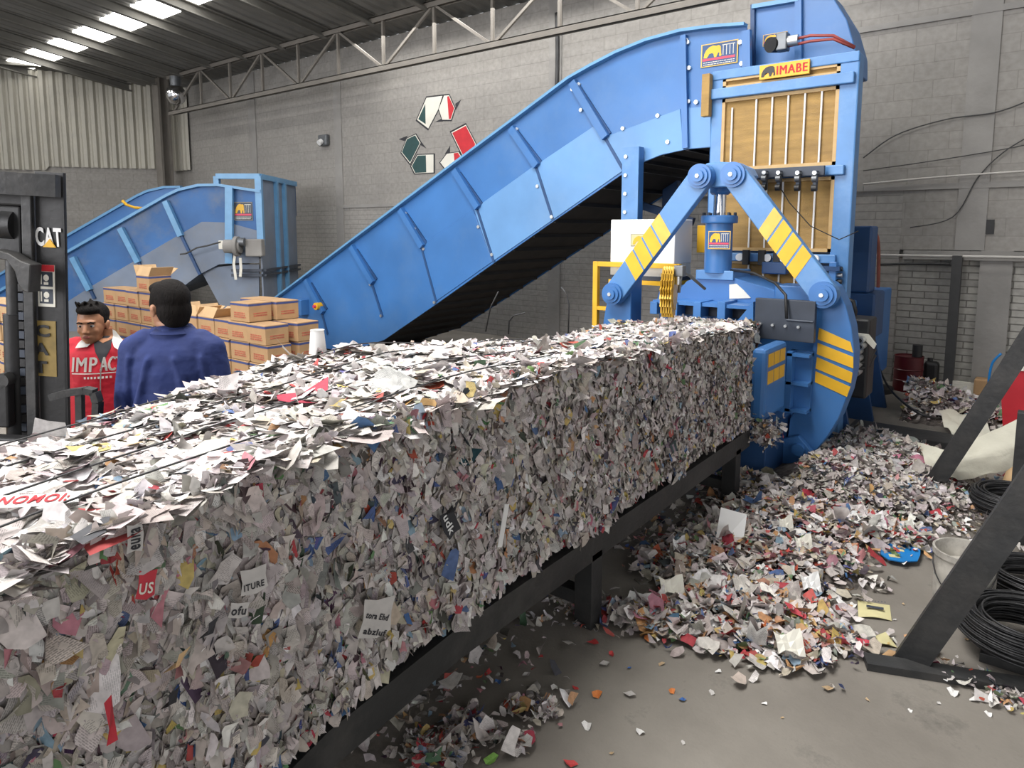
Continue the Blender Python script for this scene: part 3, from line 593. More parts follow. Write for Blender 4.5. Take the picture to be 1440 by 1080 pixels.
mb = MB(); x0_, z_ = px([(918, 423)], 5.74)[0]; x1_ = px([(1064, 423)], 5.74)[0][0]; mb.box((x0_, 5.74, z_-.02), (x1_, 6.05, z_+.01), 'blue'); mb.box((x0_, 5.9, 1.2), (x1_, 6.05, z_), 'plate_dark'); mb.build('head_beam', bl)
# dark wear plate with bolts, blue block right
a, b = px([(1060, 475), (1147, 424)], 5.68); mb = MB(); mb.box((a[0], 5.68, a[1]+.0), (b[0], 5.74, b[1]), 'plate_dark', .004)
for k in range(4): mb.cyl((a[0]+.05+.1*k, 5.66, a[1]+.12), (a[0]+.05+.1*k, 5.68, a[1]+.12), .012, 'bolt', n=8)
mb.build('wear_plate', bl)
a, b = px([(1093, 462), (1147, 402)], 6.1); MB().box((a[0], 5.98, a[1]), (b[0], 6.3, b[1]), 'blue', .01).build('side_block', bl)
MB().tube([ony(1028, 380, 6.0), ony(1060, 384, 5.9), ony(1090, 398, 5.8), ony(1105, 415, 5.66), ony(1106, 448, 5.62)], .012, 'black').build('hose', bl)
p = ony(1106, 450, 5.62); MB().cyl(p, p+Vector((.2, 0, .0)), .01, 'plate_dark', n=8).build('fitting', bl)
# vertical cylinder
cyy = 6.05; cx, _ = px([(1012, 300)], cyy)[0]
zf = lambda v: px([(1012, v)], cyy)[0][1]
mb = MB(); mb.lathe([(0, zf(383)), (.12, zf(383)), (.12, zf(313)), (0, zf(313))], (cx, cyy, 0), 'blue'); mb.build('cylinder_barrel', bl)
mb = MB(); mb.lathe([(0, zf(314)), (.155, zf(314)), (.16, zf(312)), (.16, zf(305)), (.152, zf(303)), (0, zf(303))], (cx, cyy, 0), 'blue')
for k in range(10): q = (cx+.14*math.cos(k*.628), cyy+.14*math.sin(k*.628), zf(303)); mb.cyl(q, (q[0], q[1], q[2]+.025), .013, 'plate_dark', n=8)
mb.build('cylinder_flange', bl)
mb = MB(); mb.cyl((cx, cyy, zf(304)), (cx, cyy, zf(270)), .055, 'chrome', n=28); mb.build('piston_rod', bl)
mb = MB(); mb.lathe([(0, zf(274)), (.07, zf(274)), (.09, zf(271)), (.09, zf(263)), (.075, zf(261)), (0, zf(261))], (cx, cyy, 0), 'blue'); mb.build('rod_clevis', bl)
a = px([(996, 350), (1028, 325)], 5.9); decal(bl, (a[0][0], 5.895, a[0][1]), (1, 0, 0), (0, 0, 1), a[1][0]-a[0][0], a[1][1]-a[0][1])
# pincers
MB().prism(px([(978, 250), (982, 236), (992, 229), (1010, 227), (1030, 228), (1044, 234), (1050, 246), (1030, 262), (1003, 263), (992, 262)], YP-.05), YP-.02, YP+.26, 'blue_bright', .008).build('yoke_plate', bl)
def link(p0, p1, r, t0, t1, name):
    d = math.atan2(p1[1]-p0[1], p1[0]-p0[0]); poly = [(p0[0]+r*math.cos(d+PI/2+PI*k/10), p0[1]+r*math.sin(d+PI/2+PI*k/10)) for k in range(11)]+[(p1[0]+r*math.cos(d-PI/2+PI*k/10), p1[1]+r*math.sin(d-PI/2+PI*k/10)) for k in range(11)]
    o = MB().prism(poly, t0, t1, 'blue_bright', .006).build(name, bl)
    nrm = Vector((-math.sin(d), math.cos(d)))
    L = math.hypot(p1[0]-p0[0], p1[1]-p0[1]); mb = MB(); sk_ = .35
    for k in range(4):
        s0 = .38+.105*k; s1 = s0+.09; q = []
        for s_, e in ((s0, 1), (s1, 1), (s1, -1), (s0, -1)):
            l = s_*L+e*r*.0+ (-e*r*sk_ if p1[0] > p0[0] else e*r*sk_); q.append((p0[0]+math.cos(d)*l+nrm.x*e*r*.985, p0[1]+math.sin(d)*l+nrm.y*e*r*.985))
        mb.prism(q, t0-.003, t0, 'yellow_soft' if k < 1 else 'yellow')
    mb.build('stripe_marking', o); return o
Lt, Rt, Lp, Rp = [px([p], YP)[0] for p in ((992, 249), (1038, 247), (870, 412), (1163, 413))]
link(Rt, Rp, .105, YP-.11, YP-.02, 'pincer_link'); link(Lt, Lp, .105, YP-.11, YP-.02, 'pincer_link')
for p in (Lt, Rt, Lp, Rp):
    mb = MB()
    for r, y in ((.105, YP-.13), (.085, YP-.15), (.055, YP-.17)): mb.lathe([(0, 0), (r, 0), (r, .03), (0, .03)], (0, 0, 0), 'blue')
    mb = MB()
    for r, a_, b_ in ((.105, -.14, -.1), (.08, -.16, -.13), (.05, -.18, -.15)): mb.cyl((p[0], YP+a_, p[1]), (p[0], YP+b_, p[1]), r, 'blue', n=28)
    mb.cyl((p[0], YP-.19, p[1]), (p[0], YP-.17, p[1]), .017, 'bolt', n=10); mb.build('pivot_pin', bl)
cr = px([(1148, 404), (1156, 398), (1168, 397), (1177, 404), (1190, 430), (1198, 460), (1202, 495), (1200, 525), (1194, 552), (1180, 588), (1165, 612), (1150, 631), (1132, 640), (1108, 618), (1112, 588), (1119, 575), (1139, 560), (1143, 500), (1146, 450)], YP)
mir = [(2*XC-x, z) for x, z in cr]
arm = MB().prism(cr, YP-.02, YP+.2, 'blue', .006).build('pincer_arm', bl); MB().prism(mir, YP-.02, YP+.2, 'blue', .006).build('pincer_arm', bl)
st4 = [((1152, 461), (1198, 481), (1202, 496), (1150, 477)), ((1150, 482), (1202, 502), (1202, 518), (1149, 498)), ((1149, 502), (1201, 524), (1199, 539), (1147, 518)), ((1147, 522), (1198, 544), (1193, 558), (1146, 537))]
mb = MB()
for q in st4: mb.prism(px([(u if u < 1180 else u-2, v) for u, v in q], YP-.02), YP-.025, YP-.018, 'yellow')
mb.build('stripe_marking', arm)
# base bracket with bolt
bb = px([(1060, 668), (1073, 640), (1088, 618), (1125, 611), (1144, 634), (1150, 661)], YP-.04); bb = [(x, max(z, .0)) for x, z in bb]; MB().prism([(-1.95, 0)]+bb[1:-1]+[(bb[-1][0], 0)], YP-.09, YP-.02, 'blue', .006).build('base_bracket', bl)
p = px([(1123, 632)], YP-.1)[0]; MB().cyl((p[0], YP-.13, p[1]), (p[0], YP-.08, p[1]), .05, 'blue').build('pivot_pin', bl)
MB().box((-2.9, 5.3, .0), (-1.62, 6.4, .42), 'blue_dark', .01).build('lower_body', bl)
# jaw block and ladder bracket (presses the side of the bale)
xj0, zj0 = px([(1053, 590)], 5.08)[0]; xj1, zj1 = px([(1078, 492)], 5.08)[0]
print('jaw', xj0, zj0, xj1, zj1, onx(1107, 500, xj1))
yj = onx(1107, 500, xj1).y
MB().box((min(xj0, -1.6), 5.08, zj0), (xj1, min(yj, 5.75), zj1), 'blue', .03).build('jaw_block', bl)
mb = MB()
for k, (a_, b_, c_, d_) in enumerate(((.12, .45, .38, .62), (.12, .06, .38, .27))):
    for q in range(3): y0 = 5.08+(yj-5.08)*(.1+.27*q); y1 = y0+(yj-5.08)*.24; zz_ = zj0+(zj1-zj0)*(.74 if k == 0 else .5); mb.box((xj1, y0, zz_), (xj1+.003, y1, zz_+(zj1-zj0)*.18), 'yellow')
mb.build('stripe_marking', bl)
f = lambda u, v: px([(u, v)], YP-.1)[0]
mb = MB(); a, b = f(1106, 578), f(1141, 496)
mb.box((a[0], YP-.06, a[1]), (b[0], YP-.02, b[1]), 'blue'); mb.box((a[0], YP-.16, a[1]), (a[0]+.04, YP-.02, b[1]), 'blue')
for v in (576, 538, 498): z = f(1120, v)[1]; mb.box((a[0], YP-.16, z-.012), (b[0], YP-.02, z+.012), 'blue')
mb.build('ladder_bracket', bl)
# yellow toothed wheel in front of the head
c = ony(940, 420, 4.75); t = thing('spiked_wheel', 'yellow toothed wheel standing on the bale in front of the press head', 'wheel', (c.x, c.y, 1.3))
XW = Matrix.Translation((c.x, c.y, 0)) @ Matrix.Rotation(math.radians(17), 4, 'Z') @ Matrix.Translation((-c.x, -c.y, 0)); mb = MB(XW); n = 18; poly = []
for k in range(n*2): r = .19 if k % 2 else .155; poly.append((c.y+r*math.cos(PI*k/n), c.z-.04+r*math.sin(PI*k/n)))
zmin = min(p[1] for p in poly); poly = [(p[0], p[1]-zmin+1.31) for p in poly]; czz = c.z-.04-zmin+1.31
for k in range(5): mb.prism(poly, c.x-.04+.018*k, c.x-.04+.018*k+.012, 'gold', axis='X')
mb.cyl((c.x-.045, c.y, czz), (c.x+.05, c.y, czz), .13, 'gold'); mb.build('toothed_disc', t)
MB().tube([(c.x+.08, c.y, czz), (c.x+.1, c.y, czz+.16), (c.x+.12, c.y+.1, czz+.12), (c.x+.2, c.y+.2, czz+.02)], .012, 'grey_steel').build('axle_arm', t)
mb = MB(); mb.cyl((c.x+.07, c.y, czz+.06), (c.x+.07, c.y, czz+.2), .02, 'chrome'); mb.box((c.x+.05, c.y-.03, czz+.12), (c.x+.12, c.y+.03, czz+.2), 'grey_steel', .005); mb.build('spring_mount', t)
# control cabinet on a yellow stand
ca = ony(858, 372, 7.3); cb_ = ony(948, 308, 7.3); D2 = .45
xa_, xb_ = ca.x, cb_.x; zb_, zt_ = ony(900, 378, 7.3).z, ony(900, 308, 7.3).z
YK = 6.35
def kx(u, v): return px([(u, v)], YK)[0]
x0k, ztk = kx(859, 309); x1k, zbk = kx(948, 372)
ck = thing('control_cabinet', 'white control cabinet with a small elephant plate on a yellow stand', 'cabinet', ((x0k+x1k)/2, YK+.2, kx(900, 395)[1]))
MB().box((x0k, YK, zbk), (x1k, YK+.42, ztk), 'white_lit', .01).build('cabinet_body', ck)
mb = MB(); mb.prism([(x0k, zbk), (x1k, zbk), (x1k, kx(900, 388)[1]), (x0k, kx(900, 388)[1])], YK+.01, YK+.4, 'cream'); mb.box((x0k, YK, kx(900, 394)[1]), (x1k, YK+.4, kx(900, 388)[1]), 'plate_dark'); mb.build('cabinet_base', ck)
a, b = kx(887, 346), kx(921, 329); decal(ck, (a[0], YK-.004, a[1]), (1, 0, 0), (0, 0, 1), b[0]-a[0], b[1]-a[1], 'name_plate', 'card_yellow', 'yellow', False, 'concrete_trim')
sd = thing('stand', 'yellow square tube stand carrying the white control cabinet', 'stand', ((x0k+x1k)/2, YK+.2, 0))
xs0, xs1 = kx(843, 370)[0], kx(957, 370)[0]; zs = kx(900, 369)[1]
for x, y, nm in ((xs0, YK-.06, 'leg'), (xs1, YK-.06, 'leg'), (kx(908, 400)[0], YK+.45, 'leg'), (xs0, YK+.45, 'leg')): MB().box((x-.028, y-.028, 0), (x+.028, y+.028, zs if y < YK else zs-.2), 'yellow', .004).build(nm, sd)
MB().box((xs0, YK-.085, zs-.05), (xs1, YK-.035, zs), 'yellow', .004).build('top_rail', sd)
MB().box((xs0, YK-.085, kx(850, 430)[1]-.04), (kx(866, 430)[0], YK-.035, kx(850, 430)[1]), 'yellow', .004).build('side_rail', sd)
mb = MB(); zq = kx(900, 394)[1]; mb.box((x0k, YK-.03, zq-.045), (x1k, YK+.45, zq-.002), 'yellow'); mb.build('shelf', sd)
#PART3
# ------------------------------------------------------------------ second conveyor (faces the camera, 13.4 m away)
XV = Matrix.Rotation(yaw, 4, 'Z'); IXV = XV.inverted()
def dl(u, v, D): p = IXV @ dep(u, v, D); return (p.x, p.z)
def dpx(pts, D): return [dl(u, v, D) for u, v in pts]
DN, DF = 13.4, 15.6
o_ = XV @ Vector((dl(250, 400, DN)[0], 14.5, 0))
c2 = thing('belt_conveyor', 'shorter dusty blue conveyor with a grey feed box, behind the stacked cardboard boxes', 'conveyor', o_, yaw)
c2t = [(-40, 434), (0, 411), (94, 357), (236, 276), (253, 268), (281, 261.5), (308, 261), (368, 270)]
c2b = [(368, 345), (330, 370), (308, 372), (281, 386), (258, 403), (94, 497), (-40, 574)]
P = dpx(c2t, DN)+[(x, max(z, .03)) for x, z in dpx(c2b, DN)]
MB(XV).prism(P, DN, DN+.03, 'blue_old').build('side_panel', c2)
P2 = dpx(c2t[:-1], DN)+[(x, max(z, .03)) for x, z in dpx(c2b[1:], DN)]
XS = XV @ Matrix.Translation((-1.75, 0, .1)); MB(XS).prism([(x, max(z, -.08)) for x, z in P2], DF-.03, DF, 'blue').build('side_panel', c2)
for D_ in (DN, DF):
    mb = MB(XV if D_ == DN else XS); T = dpx(c2t if D_ == DN else c2t[:-1], DN)
    for a, b in zip(T[:-1], T[1:]): mb.bar((a[0], D_-.02, a[1]+.01), (b[0], D_-.02, b[1]+.01), .14, .05, 'rim')
    mb.build('rim', c2)
mb = MB(XV); B_ = [(x, max(z, .03)) for x, z in dpx(c2b[1:], DN)]
for a, b in zip(B_[:-1], B_[1:]): mb.bar((a[0], (DN+DF)/2, a[1]+.05), (b[0], (DN+DF)/2, b[1]+.05), DF-DN-.06, .03, 'blue_grey')
mb.build('underside', c2)
mb = MB(XV); T = dpx(c2t[:-1], DN)
for a, b in zip(T[:-1], T[1:]): mb.bar((a[0], (DN+DF)/2, a[1]-.75), (b[0], (DN+DF)/2, b[1]-.75), DF-DN-.06, .03, 'blue_grey')
mb.build('belt', c2)
MB(XV).prism(dpx([(365, 325), (321, 313), (293, 312), (284, 312), (210, 355), (130, 402), (94, 425), (94, 497), (258, 403), (281, 386), (308, 372), (330, 370), (365, 370)], DN), DN-.02, DN, 'blue_grey', .003).build('cover_plate', c2)
for r in ([(233, 283), (255, 332), (281, 386)], [(170, 321), (195, 369), (206, 392)], [(103, 362), (127, 408), (133, 420)]):
    mb = MB(XV); a, b, c = dpx(r, DN-.05); mb.bar((a[0], DN-.06, a[1]), (b[0], DN-.06, b[1]), .1, .1, 'rim'); mb.bar((b[0], DN-.04, b[1]), (c[0], DN-.04, c[1]), .05, .05, 'blue_dark'); mb.build('rib', c2)
mb = MB(XV); a, b = dpx([(325, 264), (325, 370)], DN); mb.bar((a[0], DN-.08, a[1]), (b[0], DN-.08, b[1]), .14, .09, 'rim'); mb.build('rib', c2)
# feed box
(xa_, za_), (xb_, zb_) = dl(305, 252, DN), dl(364, 252, DN)
xb_ = dl(364, 250, DN)[0]; zt_ = dl(362, 248, DN)[1]
MB(XV).box((xb_-.03, DN, .02), (xb_, DF+.0, zt_), 'blue_grey').build('feed_box_wall', c2)
MB(XV).box((xa_, DF, dl(308, 300, DN)[1]), (xb_, DF+.05, zt_), 'blue_dark').build('feed_box_wall', c2)  # darker blue paints in the shade of the box interior
MB(XV).prism(dpx([(281, 378), (340, 372), (364, 372), (364, 470), (330, 470), (308, 428)], DN+.05), DN+.06, DN+.1, 'blue_grey').build('feed_box_wall', c2)
mb = MB(XV)
mb.bar((xa_, DN, zt_), (xb_+.03, DN, zt_), .12, .1, 'rim'); mb.bar((xb_, DN-.02, zt_), (xb_, DN-.02, dl(364, 345, DN)[1]), .12, .1, 'rim'); mb.bar((xa_, DN, zt_), (xa_, DN, zt_-.15), .1, .1, 'rim'); mb.bar((xb_, DN, zt_), (xb_, DF, zt_), .1, .1, 'rim'); mb.bar((xa_, DF, zt_), (xb_, DF, zt_), .1, .1, 'rim')
mb.build('feed_box_frame', c2)
for d_ in (DN+.85, DN+1.35):
    MB(XV).bar((xb_+.03, d_, 0), (xb_+.03, d_, zt_-.03), .08, .1, 'rim').build('stiffener', c2)
for v_ in (380, 387): z = dl(364, v_, DN)[1]; MB(XV).bar((xb_-.6, DN-.02, z), (xb_, DN-.02, z), .05, .05, 'plate_dark').build('tie_bar', c2); MB(XV).bar((xb_+.05, DN, z), (xb_+.05, DF, z), .04, .04, 'plate_dark').build('tie_bar', c2)
a, b = dpx([(330, 310), (355, 284)], DN); decal(c2, XV @ Vector((a[0], DN-.012, a[1])), XV.to_3x3() @ Vector((1, 0, 0)), (0, 0, 1), b[0]-a[0], b[1]-a[1], bg='plate_dark', border='concrete_trim')
mb = MB(XV); g = lambda u, v, dd=0: Vector((dl(u, v, DN)[0], DN-.25+dd, dl(u, v, DN)[1]))
mb.box(g(352, 360), g(374, 336, .2), 'concrete_trim', .02); mb.cyl(g(324, 346), g(346, 346), .13, 'concrete_trim'); mb.cyl(g(338, 346), g(343, 346), .19, 'concrete_trim'); mb.box(g(315, 350), g(323, 338, .1), 'cream', .01); mb.cyl(g(340, 340, -.03), g(352, 340, -.03), .08, 'grey_steel'); mb.build('gear_motor', c2)
mb = MB(XV)
for pts in ([(338, 354), (336, 370), (339, 392)], [(345, 362), (346, 376), (345, 388)]):
    for a, b in zip(pts[:-1], pts[1:]): mb.bar(g(*a), g(*b), .05, .01, 'cream', up=(0, 1, 0))
mb.build('hanging_strap', c2)
pts = [(318, 340), (300, 345), (285, 348), (270, 356), (262, 357)]; MB(XV).tube([g(*p) for p in pts], .015, 'cable_grey').build('motor_cable', c2)
pts = [(172, 282), (178, 288), (190, 292), (203, 293)]; MB(XV).tube([Vector((dl(*p, DN+1.0)[0], DN+1.0, dl(*p, DN+1.0)[1])) for p in pts], .03, 'yellow').build('hose', c2)
# white end of another machine far left
mb = MB(XV); p = dpx([(88, 318), (96, 309), (108, 308), (112, 314), (112, 330), (88, 330)], 16.2); mb.prism(p, 16.2, 17, 'cream')
# ------------------------------------------------------------------ cardboard boxes
def make_box(name, label, w, d, h, op=False, light=False):
    t = thing(name, label, 'box', (0, 0, 0)); m = 'cardboard_light' if light else 'cardboard'
    mb = MB(); mb.box((-w/2, 0, 0), (w/2, d, h), m, .004)
    mb.box((-w/2-.001, -.002, h*.84), (w/2+.001, d+.002, h*.95), 'tape_blue')
    mb.build('carton', t)
    mb = MB()
    for k in range(3):
        x = -w*.3
        while x < w*.3: L = random.uniform(.02, .05); mb.box((x, -.003, h*(.42-.11*k)), (min(x+L, w*.32), 0, h*(.49-.11*k)), 'print_red'); x += L+.008
    for k in range(2): mb.box((w/2, d*.2, h*(.4-.12*k)), (w/2+.002, d*.8, h*(.47-.12*k)), 'print_red')
    mb.build('print', t)
    if op:
        for s_, a in ((-1, -35), (1, 25)):
            MB().box((-w/2, 0 if s_ < 0 else d-.005, h), (w/2, .005 if s_ < 0 else d, h+d*.45), 'cardboard_light', rot=Matrix.Rotation(math.radians(a*s_+60*s_), 3, 'X') if s_ < 0 else Matrix.Rotation(math.radians(-50), 3, 'X'), piv=(0, 0 if s_ < 0 else d, h)).build('flap', t)
        MB().box((w/2-.005, 0, h), (w/2, d, h+w*.4), 'cardboard_light', rot=Matrix.Rotation(math.radians(40), 3, 'Y'), piv=(w/2, 0, h)).build('flap', t)
        MB().box((-w/2, 0, h), (-w/2+.005, d, h+w*.4), 'cardboard_light', rot=Matrix.Rotation(math.radians(-25), 3, 'Y'), piv=(-w/2, 0, h)).build('flap', t)
    return t
BW, BD, BH = .37, .3, .22
protoA = make_box('cardboard_box', 'x', BW, BD, BH); protoB = make_box('cardboard_box', 'x', BW, BD, BH, True); protoC = make_box('cardboard_box', 'x', BW, BD, BH, False, True)
usedp = set(); G = 'brown cardboard boxes stacked behind the two men'
LAY = ['bottom', 'second', 'middle', 'fourth', 'top', 'sixth']; ORD = ['rightmost', 'second from the right', 'third from the right', 'fourth from the right', 'fifth from the right', 'sixth from the right', 'seventh from the right', 'eighth from the right', 'ninth from the right', 'tenth from the right', 'eleventh from the right']
def put(pr, loc, rz, label, grp):
    if pr not in usedp: usedp.add(pr); pr.location = loc; pr.rotation_euler = (0, 0, rz); pr['label'] = label; pr['group'] = grp; return pr
    r = dup(pr, loc, rz, label); r['group'] = grp; return r
xr_ = ony(375, 470, 4.35).x-BW/2
hts = [4, 5, 4, 4, 4, 4, 5, 6, 5, 5, 5]
for c, h_ in enumerate(hts):
    for l in range(h_):
        topm = l == h_-1; pr = protoB if (topm and c in (3, 4, 7)) else protoA
        put(pr, (xr_-c*.385+random.uniform(-.012, .012), 4.35+random.uniform(-.02, .02), l*(BH+.006)), random.uniform(-.05, .05),
            ('open-flapped' if pr is protoB else 'closed')+' brown blue-banded box, %s layer of the stack behind the men, %s' % (LAY[l], ORD[c]), G)
for c, h_ in enumerate([4, 5, 5]):
    for l in range(h_):
        put(protoA, (xr_+.06-c*.385, 4.35+.36+random.uniform(-.01, .01), l*(BH+.006)), random.uniform(-.05, .05), 'closed brown box in the rear row behind the men, %s layer, %s' % (LAY[l], ORD[c]), G)
p = dep(17, 460, 8.0)
for c in range(3):
    for l in range(5):
        put(protoC, (p.x+.12-c*.4+random.uniform(-.015, .015), p.y-.1+random.uniform(-.02, .02), l*(BH+.006)), random.uniform(-.04, .04), 'pale brown box seen left of the forklift mast, %s layer, %s' % (LAY[l], ORD[c]), 'pale boxes left of the forklift mast')
# ------------------------------------------------------------------ forklift
DM = 3.2
vx = lambda u, v, D=DM: dl(u, v, D)
fk0 = XV @ Vector((vx(40, 400)[0], DM+.1, 0))
fk = thing('forklift', 'black forklift mast with yellow lettering at the far left, beside the boy in red', 'forklift', fk0, yaw)
xl_, xr2 = vx(37, 300)[0], vx(91, 300)[0]; xm_ = vx(51, 300)[0]; ztm = vx(70, 240)[1]
XF = XV @ Matrix.Translation((xl_, DM, 2.1)) @ Matrix.Rotation(math.radians(3.2), 4, 'Y') @ Matrix.Translation((-xl_, -DM, -2.1))
def rail(x0, xm, x1, D):
    mb = MB(XF); mb.box((xm, D, .05), (x1, D+.012, ztm), 'black', .002); mb.box((x0, D-.03, .05), (xm, D-.005, ztm-.06), 'black_steel', .004); mb.box((x0, D-.005, .05), (x0+.02, D+.14, ztm-.06), 'black'); mb.box((x1-.012, D, .05), (x1, D+.02, ztm), 'black'); return mb.build('mast_rail', fk)
r1 = rail(xl_, xm_, xr2, DM); rail(xl_-.62, xm_-.62, xr2-.62, DM)
mb = MB(XF); za, zb = vx(50, 275)[1], vx(50, 244)[1]; xs_ = np.linspace(xl_-.7, xr2-.005, 14); pts = [(x, DM-.05-.05*math.sin(PI*(x-xs_[0])/(xs_[-1]-xs_[0]))) for x in xs_]
mb.prism(pts+[(xr2-.005, DM-.01), (xl_-.7, DM-.01)], za, zb, 'black_steel', axis='Z'); mb.build('top_crossbar', fk)
mb = MB(XF); mb.box((xl_-.6, DM+.02, za-.05), (xl_-.02, DM+.1, za+.03), 'black', .01); mb.build('inner_crossbar', fk)
x0_ = vx(18, 400)[0]
mb = MB(XF); mb.cyl((x0_-.02, DM+.07, .1), (x0_-.02, DM+.07, za), .035, 'black_steel'); mb.cyl((x0_-.02, DM+.07, .1), (x0_-.02, DM+.07, 1.55), .05, 'black'); mb.build('lift_cylinder', fk)
mb = MB(XF)
for k in range(36): mb.box((x0_+.035-.012, DM+.03, .45+k*.045), (x0_+.035+.012, DM+.05, .45+k*.045+.036), 'black' if k % 2 else 'plate_dark')
mb.build('chain', fk)
mb = MB(XF); mb.cyl((x0_-.06, DM+.05, za-.14), (x0_+.02, DM+.05, za-.14), .07, 'black'); mb.box((x0_-.08, DM+.02, za-.28), (x0_+.05, DM+.1, za-.05), 'black', .008); mb.build('chain_pulley', fk)
# curved bracket
pts = [vx(u, v, DM-.1) for u, v in ((-30, 368), (0, 364), (18, 366), (30, 380), (36, 398), (44, 408), (52, 410), (52, 370), (38, 366), (20, 356), (0, 352), (-30, 354))]
MB(XF).prism(pts, DM-.12, DM-.04, 'black_steel', .004).build('tilt_bracket', fk)
for (u0, u1, v0, v1) in ((-60, 34, 520, 600),):
    a, b = vx(u0, v1), vx(u1, v0); mb = MB(XF); mb.box((a[0], DM-.05, a[1]), (b[0], DM+.0, b[1]-.06), 'black', .01)
    for k in range(6): mb.cyl((b[0]-.03-.05*k, DM-.05, b[1]-.05-.01*(k % 2)), (b[0]-.03-.05*k, DM+.0, b[1]-.05-.01*(k % 2)), .035, 'black_steel', n=14)
    mb.build('carriage', fk)
for zz in (.95, .55): MB(XF).box((xl_-.75, DM-.12, zz-.05), (xr2+.1, DM-.05, zz+.05), 'black', .01).build('carriage_bar', fk)
pts = [Vector((vx(u, v, DM-.08)[0], DM-.08, vx(u, v, DM-.08)[1])) for u, v in ((88, 556), (110, 549), (135, 544), (148, 546), (153, 560), (154, 640))]
mb = MB(XF)
for a, b in zip(pts[:-1], pts[1:]): mb.bar(a, b, .03, .045, 'black_steel', up=(0, 1, 0))
a = Vector((vx(127, 548, DM-.08)[0], DM-.08, vx(127, 548, DM-.08)[1])); mb.bar(a, a-Vector((0, 0, .5)), .03, .03, 'black_steel', up=(0, 1, 0)); mb.build('load_backrest', fk)
for s_ in (0, 1): MB(XV).box((xl_-.55+.5*s_, DM-1.1, .08), (xl_-.43+.5*s_, DM-.05, .12), 'black_steel', .008).build('fork', fk)
MB(XV).box((xl_-3.2, DM+.1, .3), (xl_-1.15, DM+1.1, 1.15), 'yellow_soft', .05).build('truck_body', fk)
for sx in (-2.9, -1.4):
    for dy in (.0, 1.02): MB(XV).cyl((xl_+sx, DM+dy, .3), (xl_+sx, DM+dy+.18, .3), .3, 'black', n=28).build('wheel', fk)
for gx in (-2.9, -1.5):
    for gy in (.15, 1.05): MB(XV).bar((xl_+gx, DM+gy, 1.1), (xl_+gx+(.15 if gx < -2 else -.1), DM+gy, 2.15), .07, .07, 'black').build('guard_post', fk)
MB(XV).box((xl_-2.8, DM+.12, 2.12), (xl_-1.55, DM+1.08, 2.18), 'black', .02).build('overhead_guard', fk)
MB(XV).box((xl_-2.6, DM+.35, 1.12), (xl_-2.1, DM+.85, 1.25), 'black', .04).build('seat', fk); MB(XV).box((xl_-2.65, DM+.35, 1.2), (xl_-2.5, DM+.85, 1.7), 'black', .05).build('backrest', fk)
MB(XV).box((xl_-3.45, DM+.08, .35), (xl_-3.0, DM+1.12, 1.3), 'black_steel', .1).build('counterweight', fk)
MB(XV).box((xl_-1.2, DM+.3, .25), (xl_-.6, DM+.5, .45), 'black').build('mast_mount', fk)
u1_ = XF.to_3x3() @ Vector((1, 0, 0)); W3 = lambda u, v, D: XF @ Vector((vx(u, v, D)[0], D, vx(u, v, D)[1]))
mb = MB(); text_mb(mb, 'CAT', W3(55, 345, DM-.004), u1_, (0, 0, 1), .088, 'white', .003, .03, fit=(91-55)/F*DM)
mb.xf = XF; a = dpx([(64, 346), (82, 346), (73, 334)], DM-.01); mb.prism(a, DM-.012, DM-.006, 'yellow'); mb.build('badge', fk)
mb = MB(XF); a, b = vx(63, 430), vx(82, 371); mb.box((a[0], DM-.004, a[1]), (b[0], DM, b[1]), 'cream'); mb.box((a[0], DM-.005, b[1]-.03), (b[0], DM-.003, b[1]), 'red')
for k in range(2):
    z0 = a[1]+.015+.08*k; mb.box((a[0]+.008, DM-.005, z0), (b[0]-.008, DM-.003, z0+.068), 'plate_dark'); mb.ell((a[0]+.04, DM-.004, z0+.04), (.016, .002, .018), 'cream', 10); mb.box((a[0]+.014, DM-.007, z0+.01), (a[0]+.02, DM-.003, z0+.055), 'cream'); mb.box((a[0]+.03, DM-.007, z0+.008), (a[0]+.05, DM-.003, z0+.02), 'cream')
mb.build('warning_label', fk)
mb = MB(XF); a, b = vx(54, 528), vx(88, 450); mb.box((a[0], DM-.003, a[1]), (b[0], DM, b[1]), 'sign_gold'); mb.xf = Matrix.Identity(4)
for k, ch in enumerate('CAT'): text_mb(mb, ch, W3(61, 473+25.5*k, DM-.006), u1_, (0, 0, 1), .058, 'black', .002, .04, fit=.068)
mb.build('letter_plate', fk)
